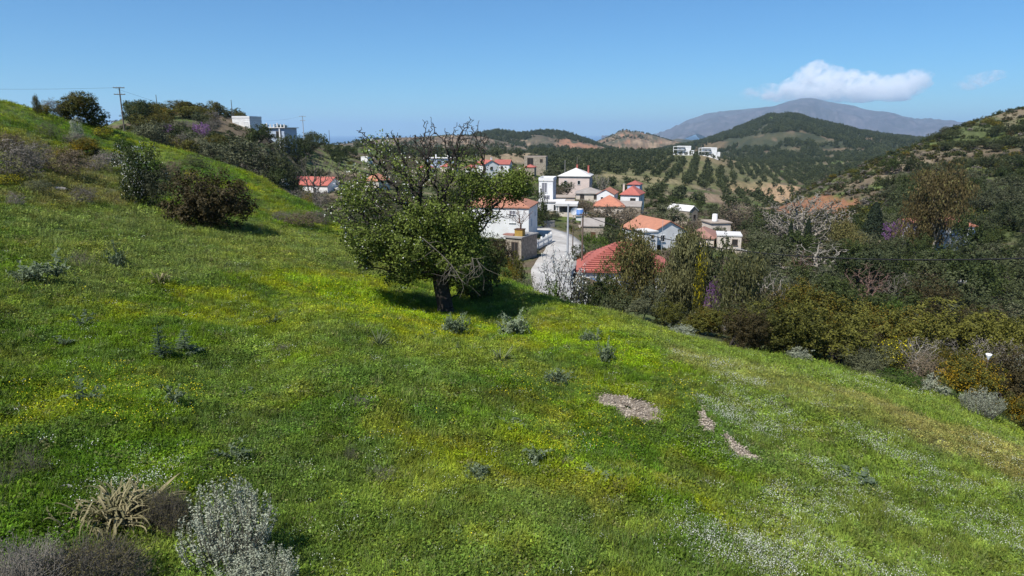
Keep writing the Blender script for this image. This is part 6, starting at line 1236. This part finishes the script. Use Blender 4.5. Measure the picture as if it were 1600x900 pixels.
# ---- olive groves of the middle distance: the nearest one by one, the rest as one mass
def instancer(name, P, rot, scl, kind_idx, tint, meshes):
    n = len(P); me = bpy.data.meshes.new(name); me.vertices.add(n); me.vertices.foreach_set('co', np.asarray(P, np.float32).ravel())
    def at(nm, tp_, dat, f): a = me.attributes.new(nm, tp_, 'POINT'); a.data.foreach_set(f, np.ascontiguousarray(dat).ravel())
    at('turn', 'FLOAT_VECTOR', np.asarray(rot, np.float32), 'vector'); at('size', 'FLOAT_VECTOR', np.asarray(scl, np.float32), 'vector'); at('pick', 'INT', np.asarray(kind_idx, np.int32), 'value')
    if tint is not None: at('tint', 'FLOAT_COLOR', np.concatenate([tint, np.ones((n, 1))], 1).astype(np.float32), 'color')
    c = bpy.data.collections.new(name + '_pieces')
    for i, q in enumerate(meshes): c.objects.link(bpy.data.objects.new('%s_piece_%02d' % (name, i), q))
    t = bpy.data.node_groups.new(name, 'GeometryNodeTree'); t.interface.new_socket('Geometry', in_out='INPUT', socket_type='NodeSocketGeometry'); t.interface.new_socket('Geometry', in_out='OUTPUT', socket_type='NodeSocketGeometry')
    N_ = t.nodes; gi, go = N_.new('NodeGroupInput'), N_.new('NodeGroupOutput'); iop = N_.new('GeometryNodeInstanceOnPoints'); ci = N_.new('GeometryNodeCollectionInfo')
    ci.inputs['Collection'].default_value = c; ci.inputs['Separate Children'].default_value = True; ci.inputs['Reset Children'].default_value = True
    def na_(nm, dt): q = N_.new('GeometryNodeInputNamedAttribute'); q.data_type = dt; q.inputs['Name'].default_value = nm; return q.outputs['Attribute']
    L_ = t.links; L_.new(gi.outputs[0], iop.inputs['Points']); L_.new(ci.outputs[0], iop.inputs['Instance']); iop.inputs['Pick Instance'].default_value = True
    L_.new(na_('pick', 'INT'), iop.inputs['Instance Index']); L_.new(na_('turn', 'FLOAT_VECTOR'), iop.inputs['Rotation']); L_.new(na_('size', 'FLOAT_VECTOR'), iop.inputs['Scale']); L_.new(iop.outputs[0], go.inputs[0])
    o = add(name, me); o.modifiers.new('spread', 'NODES').node_group = t; return tag(o, kind='stuff')
g = r_(401); XS, YS = np.meshgrid(np.arange(-260, 620, 8.6), np.arange(150, 1150, 6.0)); ca_, sa_ = math.cos(R(-16)), math.sin(R(-16))
X = (XS * ca_ - YS * sa_).ravel() + g.normal(size=XS.size) * 0.9; Y = (XS * sa_ + YS * ca_).ravel() + g.normal(size=XS.size) * 0.9
rr = np.hypot(X, Y); Z = ground_z(X, Y); U_, V_ = project(X, Y, Z)
dens = fbm(X * 0.02, Y * 0.02, 77, 3)
ok = (rr > 215) & (rr < 1050) & (U_ > 555) & (U_ < 1420) & (dens > 0.33) & (Z > -60)
right_hill = (rr < 330) & (U_ > 1215); ok &= ~right_hill
ok &= ~((U_ < 850) & (rr < 320)); 
tan = np.zeros(X.shape, bool)
for poly, colr, st, wp in PATCHES:
    if colr[0] > 0.2: tan |= inpoly(X, Y, poly)
ok &= ~(tan & (g.random(X.shape) < 0.88)) & (g.random(X.shape) < 0.93)
for hx, hy, hr, a, b, c, d, hrr, _ in HOUSES: ok &= (np.hypot(X - hx, Y - hy) > hr + 2.5) & ~((U_ > a - 1.5) & (U_ < b + 1.5) & (rr < hrr) & (V_ < d + 6))
I = np.nonzero(ok)[0]; I = I[np.argsort(rr[I])]
near_i, far_i = I[:110], I[110:]
for i in near_i:
    w = 4.2 * (0.75 + 0.5 * g.random()); plant('farolive', (X[i], Y[i], Z[i] - 0.2), w, w * 0.9, 'olive tree in the groves of the middle distance', 'olive trees of the middle distance')
vt_ = [q[0][1] for q in PROTO['farolive']]
def mass(name, X, Y, Z, w0, sd):
    g = r_(sd); n = len(X); w = w0 * (0.7 + 0.6 * g.random(n)); rot = np.zeros((n, 3)); rot[:, 2] = g.random(n) * 6.28
    return instancer(name, np.stack([X, Y, Z - 0.2], 1), rot, np.stack([w, w, w * (0.8 + 0.3 * g.random(n))], 1), g.integers(0, len(vt_), n), None, vt_)
mass('olive_groves', X[far_i], Y[far_i], Z[far_i], 4.6, 402)
def on_hill(key, n, sd, keep):
    V, nu, nv = HILLS[key]; G = V.reshape(nu, nv, 3); g = r_(sd); a = g.random(n) * (nu - 1.001); b = (g.random(n) * 0.58) * (nv - 1.001); i, j = a.astype(int), b.astype(int); s, t = (a - i)[:, None], (b - j)[:, None]
    P = (G[i, j] * (1 - s) + G[i + 1, j] * s) * (1 - t) + (G[i, j + 1] * (1 - s) + G[i + 1, j + 1] * s) * t; k = keep(P); return P[k]
P = on_hill(('hill', 4), 15000, 411, lambda P: 0.6 * fbm(P[:, 0] * 0.008, P[:, 1] * 0.008, 5, 4) + 0.4 * fbm(P[:, 0] * 0.03, P[:, 1] * 0.03, 15, 3) > 0.41); mass('far_woods', P[:, 0], P[:, 1], P[:, 2], 7, 412)
P = on_hill(('hill', 2), 5000, 413, lambda P: fbm(P[:, 0] * 0.01, P[:, 1] * 0.01, 6, 4) > 0.5); mass('far_woods', P[:, 0], P[:, 1], P[:, 2], 6, 414)
P = on_hill(('hill', 1), 1600, 415, lambda P: fbm(P[:, 0] * 0.015, P[:, 1] * 0.015, 7, 4) > 0.5); mass('far_scrub', P[:, 0], P[:, 1], P[:, 2], 3.5, 416)
P = on_hill(('hill', 3), 2500, 417, lambda P: fbm(P[:, 0] * 0.008, P[:, 1] * 0.008, 8, 4) > 0.56); mass('far_scrub', P[:, 0], P[:, 1], P[:, 2], 5, 418)

# ---- low scrub covering the hills beyond the meadow
def scrub(name, n, sd, keep, w0, w1, kinds):
    g = r_(sd); a = R(-45) + R(90) * g.random(n * 3); r = np.exp(math.log(34) + math.log(380 / 34) * g.random(n * 3)); x, y = np.sin(a) * r, np.cos(a) * r; z = ground_z(x, y); u, v = project(x, y, z)
    k = keep(x, y, r, u, v) & (r > edge_r(a) * 1.06)
    for hx, hy, hr, *_ in HOUSES: k &= np.hypot(x - hx, y - hy) > hr * 0.9
    for q in RC: k &= np.hypot(x - q[0], y - q[1]) > 3.4
    for poly, colr, st, wp in PATCHES:
        if colr[0] > 0.25: k &= ~(inpoly(x, y, poly) & (g.random(x.shape) < 0.9))
    i = np.nonzero(k)[0][:n]; m_ = len(i); w = g.uniform(w0, w1, m_); rot = np.zeros((m_, 3)); rot[:, 2] = g.random(m_) * 6.28
    instancer(name, np.stack([x[i], y[i], z[i] - 0.1], 1), rot, np.stack([w, w, w * g.uniform(0.5, 0.8, m_)], 1), g.integers(0, len(kinds), m_), None, kinds)
SC = []
for mt, sd in (('gorse', 1), ('olive', 2), ('greybrush', 3), ('rustleaf', 4), ('evergreen', 5), ('gorse', 6), ('olive', 7), ('evergreen', 8)):
    gg = r_(900 + sd); SC.append(lm('scrub_piece', blob_leaves(300, lumpy(gg, 0.5, 0.5, 5, 0.35), 0.13, gg, 0.3, 12), M[mt]))
scrub('scrub_cover', 12000, 901, lambda x, y, r, u, v: (u > 1200) & (r > 150) & (fbm(x * 0.04, y * 0.04, 903, 4) > 0.24), 1.2, 3.4, SC)
scrub('scrub_cover', 3600, 905, lambda x, y, r, u, v: (u < 640) & (r > 70) & (fbm(x * 0.04, y * 0.04, 906, 4) > 0.44), 0.8, 2.2, SC)
scrub('undergrowth', 7000, 908, lambda x, y, r, u, v: (r < 150) & (u > 560) & (fbm(x * 0.06, y * 0.06, 909, 3) > 0.36), 0.5, 1.4, SC)
scrub('undergrowth', 2500, 910, lambda x, y, r, u, v: (r > 120) & (u > 600) & (u < 1250) & (fbm(x * 0.04, y * 0.04, 911, 3) > 0.46), 0.8, 1.8, SC)

# ------------------------------------------------------------------ grass and flowers
def clump(seed, n, h, spread, w, lean=0.5):
    g = r_(seed); parts = []
    for k in range(n):
        a = g.random() * 6.28; q = spread * math.sqrt(g.random()); b = np.array([math.cos(a) * q, math.sin(a) * q, -0.02]); d = g.random() * 6.28; hh = h * g.uniform(0.55, 1.1); l = hh * lean * g.uniform(0.3, 1.4)
        t = np.array([math.cos(d), math.sin(d), 0]); s = np.array([-math.sin(d), math.cos(d), 0]) * w
        p1 = b + t * l * 0.3 + [0, 0, hh * 0.6]; p2 = b + t * l + [0, 0, hh]
        V = np.array([b - s, b + s, p1 + s * 0.8, p1 - s * 0.8, p2 + s * 0.15, p2 - s * 0.15]); parts.append((V, np.array([[0, 1, 2, 3], [3, 2, 4, 5]])))
    return mesh_np('grass_clump', *join_arr(parts), [M['grass']])
def leafy(seed, n, h, spread, size):
    g = r_(seed); P = np.stack([g.normal(size=n) * spread * 0.6, g.normal(size=n) * spread * 0.6, h * g.random(n) ** 0.7], 1); return mesh_np('herb_clump', *kites(P, norm(g.normal(size=(n, 3)) * 0.6 + [0, 0, 0.8]), size * (0.6 + 0.8 * g.random(n)), 0.6, g), [M['grass']])
def petals(seed, n, h, spread, size, mat):
    g = r_(seed); P = np.stack([g.normal(size=n) * spread, g.normal(size=n) * spread, h * (0.6 + 0.5 * g.random(n))], 1); return mesh_np('flower_clump', *kites(P, norm(g.normal(size=(n, 3)) * 0.5 + [0, -0.4, 0.8]), size * (0.7 + 0.6 * g.random(n)), 0.95, g), [M[mat]])
clumps = [clump(1, 26, 0.15, 0.08, 0.0035), clump(2, 22, 0.19, 0.09, 0.004), clump(3, 30, 0.11, 0.10, 0.004), leafy(4, 40, 0.08, 0.11, 0.034), leafy(5, 34, 0.12, 0.10, 0.042), clump(6, 18, 0.26, 0.06, 0.003, 0.35)]
def field(n, sd, r0=4.6, r1=90, a0=-46, a1=46):
    g = r_(sd); a = R(a0) + (R(a1) - R(a0)) * g.random(n); r = np.exp(math.log(r0) + math.log(r1 / r0) * g.random(n)); x, y = np.sin(a) * r, np.cos(a) * r; return g, x, y, r, a
g, x, y, r, a = field(230000, 501); er = edge_r(a)
keep = (r < er * 1.03)
for O in SOILXY: keep &= ~inpoly(x, y, [tuple(q) for q in (O - O.mean(0)) * 0.84 + O.mean(0)])
tr = np.hypot(x - TB[0], y - TB[1]); keep &= tr > 0.3
x, y, r = x[keep], y[keep], r[keep]; n = len(x); z = ground_z(x, y)
tint = ground_col(x, y); tint = np.clip(tint * np.array([2.15, 2.15, 1.15]) * (0.6 + 0.8 * g.random((n, 1))) * (1 + (g.random((n, 3)) - 0.5) * 0.16), 0.005, 0.6)
dryk = g.random(n) < 0.05; tint[dryk] = tint[dryk] * 0.4 + np.array([0.16, 0.14, 0.07])
pale = g.random(n) < 0.10; tint[pale] = tint[pale] * 0.5 + np.array([0.09, 0.12, 0.05])
hh = fbm(x * 0.4, y * 0.4, 601, 4); wild = fbm(x * 0.8, y * 0.8, 611, 3)
pick = np.where(g.random(n) < 0.45 + 0.9 * (wild - 0.5), g.choice([3, 4], n), g.choice([0, 1, 2], n)); pick[(g.random(n) < 0.03)] = 5
sz = (0.45 + 0.75 * hh) * (0.75 + 0.5 * g.random(n)) * np.clip(r / 16, 1.0, 2.2) ** 0.6
rot = np.stack([g.normal(size=n) * 0.12, g.normal(size=n) * 0.12, g.random(n) * 6.28], 1)
instancer('grass', np.stack([x, y, z], 1), rot, np.stack([sz * 1.15, sz * 1.15, sz], 1), pick, tint, clumps)
def flowers(name, n, sd, prob, mat, size, h, per, sp):
    g, x, y, r, a = field(n, sd, 5, 60); z = ground_z(x, y); u, v = project(x, y, z); k = (r < edge_r(a)) & (g.random(n) < prob(x, y, u, v, r))
    for O in SOILXY: k &= ~inpoly(x, y, [tuple(q) for q in O])
    x, y, z, r = x[k], y[k], z[k], r[k]; n = len(x); sz = (0.7 + 0.6 * g.random(n)); f = np.clip(r / 18, 0.8, 1.7)
    rot = np.zeros((n, 3)); rot[:, 2] = g.random(n) * 6.28
    instancer(name, np.stack([x, y, z], 1), rot, np.stack([sz * f, sz * f, sz], 1), g.integers(0, 3, n), None, [petals(700 + i, per, h, sp, size, mat) for i in range(3)])
YB = [tuple(hit(u, v)[:2]) for u, v in [(430, 430), (560, 445), (690, 500), (850, 515), (960, 535), (1010, 560), (960, 580), (850, 545), (720, 540), (600, 505), (500, 470)]]
YC = [tuple(hit(u, v)[:2]) for u, v in [(780, 560), (1000, 560), (1100, 620), (1000, 700), (860, 720), (760, 640)]]
YL = [tuple(hit(u, v)[:2]) for u, v in [(0, 540), (120, 560), (330, 600), (330, 660), (120, 700), (0, 700)]]
def py(x, y, u, v, r):
    nz = fbm(x * 0.7, y * 0.7, 801, 4); return np.clip(0.02 * sstep(0.5, 0.65, nz) * (u < 1150) + inpoly(x, y, YB) * sstep(0.36, 0.6, nz) * 0.9 + inpoly(x, y, YC) * sstep(0.45, 0.6, nz) * 0.4 + inpoly(x, y, YL) * sstep(0.45, 0.6, nz) * 0.4, 0, 1)
flowers('yellow_flowers', 26000, 502, py, 'yellow', 0.02, 0.16, 9, 0.10)
def pw(x, y, u, v, r):
    d = (x * 0.9 + y * 0.45); nz = fbm(x * 0.28 - y * 0.1, y * 0.5 + x * 0.1, 811, 4); nb = fbm(x * 1.1, y * 1.1, 812, 3)
    rt = sum(inpoly(x + 0.5 * (nb - 0.5), y + 1.2 * (nz - 0.5), q).astype(float) for q in WB)
    lb = sstep(700, 740, v) * (1 - sstep(790, 815, v)) * sstep(60, 110, u) * (1 - sstep(260, 320, u)); rs = sstep(1020, 1200, u + 0.25 * (v - 640)) * sstep(560, 600, v)
    return np.clip(np.minimum(rt, 1) * sstep(0.34, 0.56, nb) * 0.5 + rs * sstep(0.5, 0.62, nz) * sstep(0.45, 0.6, nb) * 0.4 + lb * sstep(0.5, 0.66, nb) * 0.3 + 0.008, 0, 1)
WB = [[tuple(hit(u, v)[:2]) for u, v in q] for q in ([(1040, 546), (1150, 572), (1215, 602), (1150, 598), (1060, 568)], [(1085, 610), (1180, 640), (1220, 668), (1160, 670), (1098, 640)], [(1290, 660), (1400, 684), (1480, 716), (1560, 775), (1450, 748), (1340, 702)],
 [(1230, 740), (1400, 785), (1490, 860), (1440, 899), (1280, 899), (1190, 800)], [(1110, 780), (1250, 815), (1330, 899), (1190, 899)], [(1470, 795), (1620, 830), (1620, 890), (1500, 850)], [(1180, 690), (1280, 720), (1330, 760), (1240, 740)])]
flowers('white_flowers', 90000, 503, pw, 'whitepetal', 0.014, 0.15, 22, 0.10)
